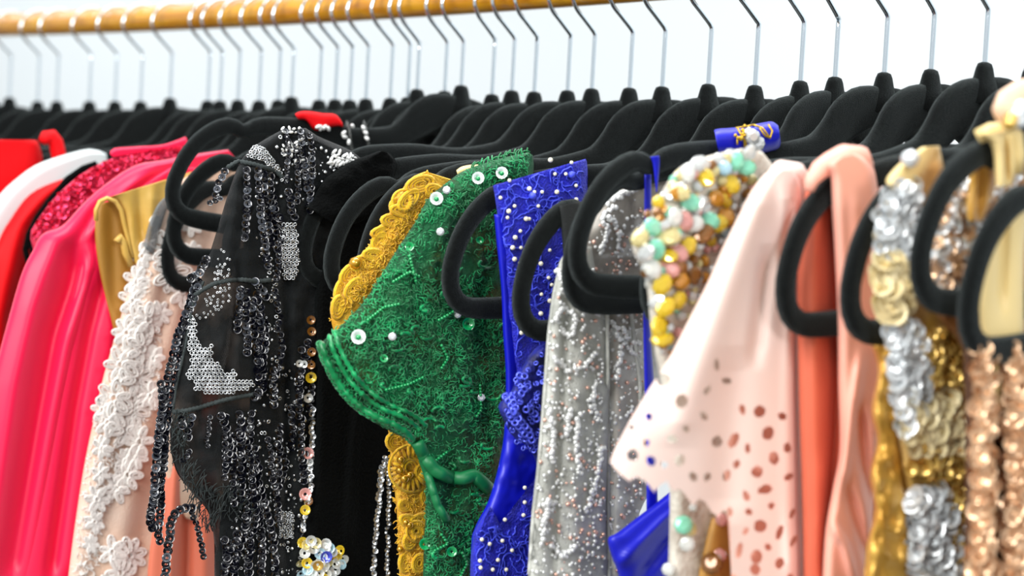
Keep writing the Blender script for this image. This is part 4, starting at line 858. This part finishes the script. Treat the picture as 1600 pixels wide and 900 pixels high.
# ------------------------------------------------ champagne sequins behind K, cream straps, near L
Y = HY['N']
g = garment('champagne_sequin_dress', 'blurred champagne sequin dress seen through the upper right loop', 'dress', Y, 1500, 260)
sh = Sheet(Y, [(1505, 245, 1600, 240), (1475, 275, 1620, 270), (1455, 330, 1640, 320), (1448, 400, 1640, 400), (1450, 470, 1640, 470), (1500, 540, 1640, 540), (1514, 600, 1640, 600), (1516, 750, 1640, 750), (1516, 1010, 1640, 1010)], T=.005, rows=60, cols=30, rough=.001)
cloth(g, 'bodice', sh, m_cham)
fill('champagne_sequin', [(1505, 250), (1590, 245), (1590, 460), (1452, 470), (1455, 330)], 150, m_silseq, (.0018, .003), 60, s_=sh, sep=6)
fill('champagne_disc', [(1505, 250), (1590, 245), (1590, 460), (1452, 470), (1455, 330)], 110, m_chamseq, (.002, .0032), 50, s_=sh, sep=6)
Y = HY['K']
g = garment('cream_strap_dress', 'cream satin strap hanging over the upper right velvet loop', 'dress', Y, 1560, 210)
cloth(g, 'strap', Sheet(Y - .006, [(1528, 212, 1560, 203), (1545, 222, 1582, 208), (1552, 240, 1590, 225), (1554, 270, 1590, 262), (1556, 292, 1580, 290)], T=.006, rows=40, cols=26, ue=.3, ur=.3, ridges=[([(1572, 215), (1576, 290)], 4, -.004)]), m_crm)
mb = MB(); mb.tube([onY(x, y, Y - d) for x, y, d in ((1528, 214, .002), (1548, 204, .006), (1572, 202, .009), (1586, 212, .010), (1590, 240, .010), (1587, 268, .008))], .003, 10); mb.build('strap_edge', m_crm, g)
cloth(g, 'inner_strap', Sheet(Y + .006, [(1512, 258, 1560, 250), (1514, 290, 1556, 290), (1510, 320, 1545, 320), (1512, 345, 1535, 345)], T=.003, rows=24, cols=14, ue=.4, ur=.4, ridges=[([(1535, 255), (1530, 345)], 5, -.003)]), mat('old_gold_satin', (214, 164, 74), .4))
g = garment('beaded_blush_top', 'blush strap with sparkling gold beads at the right edge near the top', 'top', Y - .008, 1585, 180)
mb = MB(); mb.tube([onY(x, y, Y - .012) for x, y in ((1562, 182), (1572, 168), (1592, 160), (1620, 158), (1650, 165))], [.005, .007, .0085, .009, .009], 12, flat=.5); mb.build('strap', mat('blush_satin', (240, 200, 170), .5), g)
for x, y in ((1580, 186), (1588, 180), (1596, 176), (1590, 190), (1600, 186), (1578, 192), (1594, 168)): piece('gold_bead', BALL, m_silseq if x > 1585 else m_goldseq, g, onY(x, y, Y - .018), .003, TO_CAM)
Y = HY['L']
g = garment('gold_sequin_dress', 'rose gold sequin dress under the nearest loop at the right edge', 'dress', Y, 1560, 300)
cloth(g, 'strap', Sheet(Y + .006, [(1560, 318, 1600, 300), (1545, 345, 1605, 330), (1535, 400, 1600, 400), (1530, 470, 1600, 470), (1534, 540, 1600, 540), (1536, 640, 1600, 640)], T=.003, rows=30, cols=16, ridges=[([(1570, 330), (1565, 480)], 7, -.003)]), m_crm)
for k, xa in enumerate((1519, 1571, 1618)):
    shk = Sheet(Y + .006, [(xa, 530, xa + 36, 530), (xa + 1, 600, xa + 37, 600), (xa, 700, xa + 35, 700), (xa + 2, 780, xa + 40, 780), (xa - 3, 850, xa + 40, 850), (xa - 8, 910, xa + 37, 910), (xa - 10, 1010, xa + 36, 1010)], T=.008, rows=50, cols=20, ue=.5, ur=.5, rough=.0015, rsc=20, seed=40 + k)
    cloth(g, 'pleat', shk, m_cham)
    fill('rose_gold_sequin', [(xa + 3, 540), (xa + 33, 540), (xa + 33, 905), (xa - 3, 905)], 95, m_chamseq, (.0022, .0036), 95, s_=shk, sep=8)
cloth(g, 'lining', Sheet(Y + .016, [(1505, 530, 1660, 530), (1508, 700, 1660, 700), (1505, 1010, 1660, 1010)], T=.003, rows=20, cols=10), m_dkb)  # darkness of the gaps between pleats is put into this sheet's colour
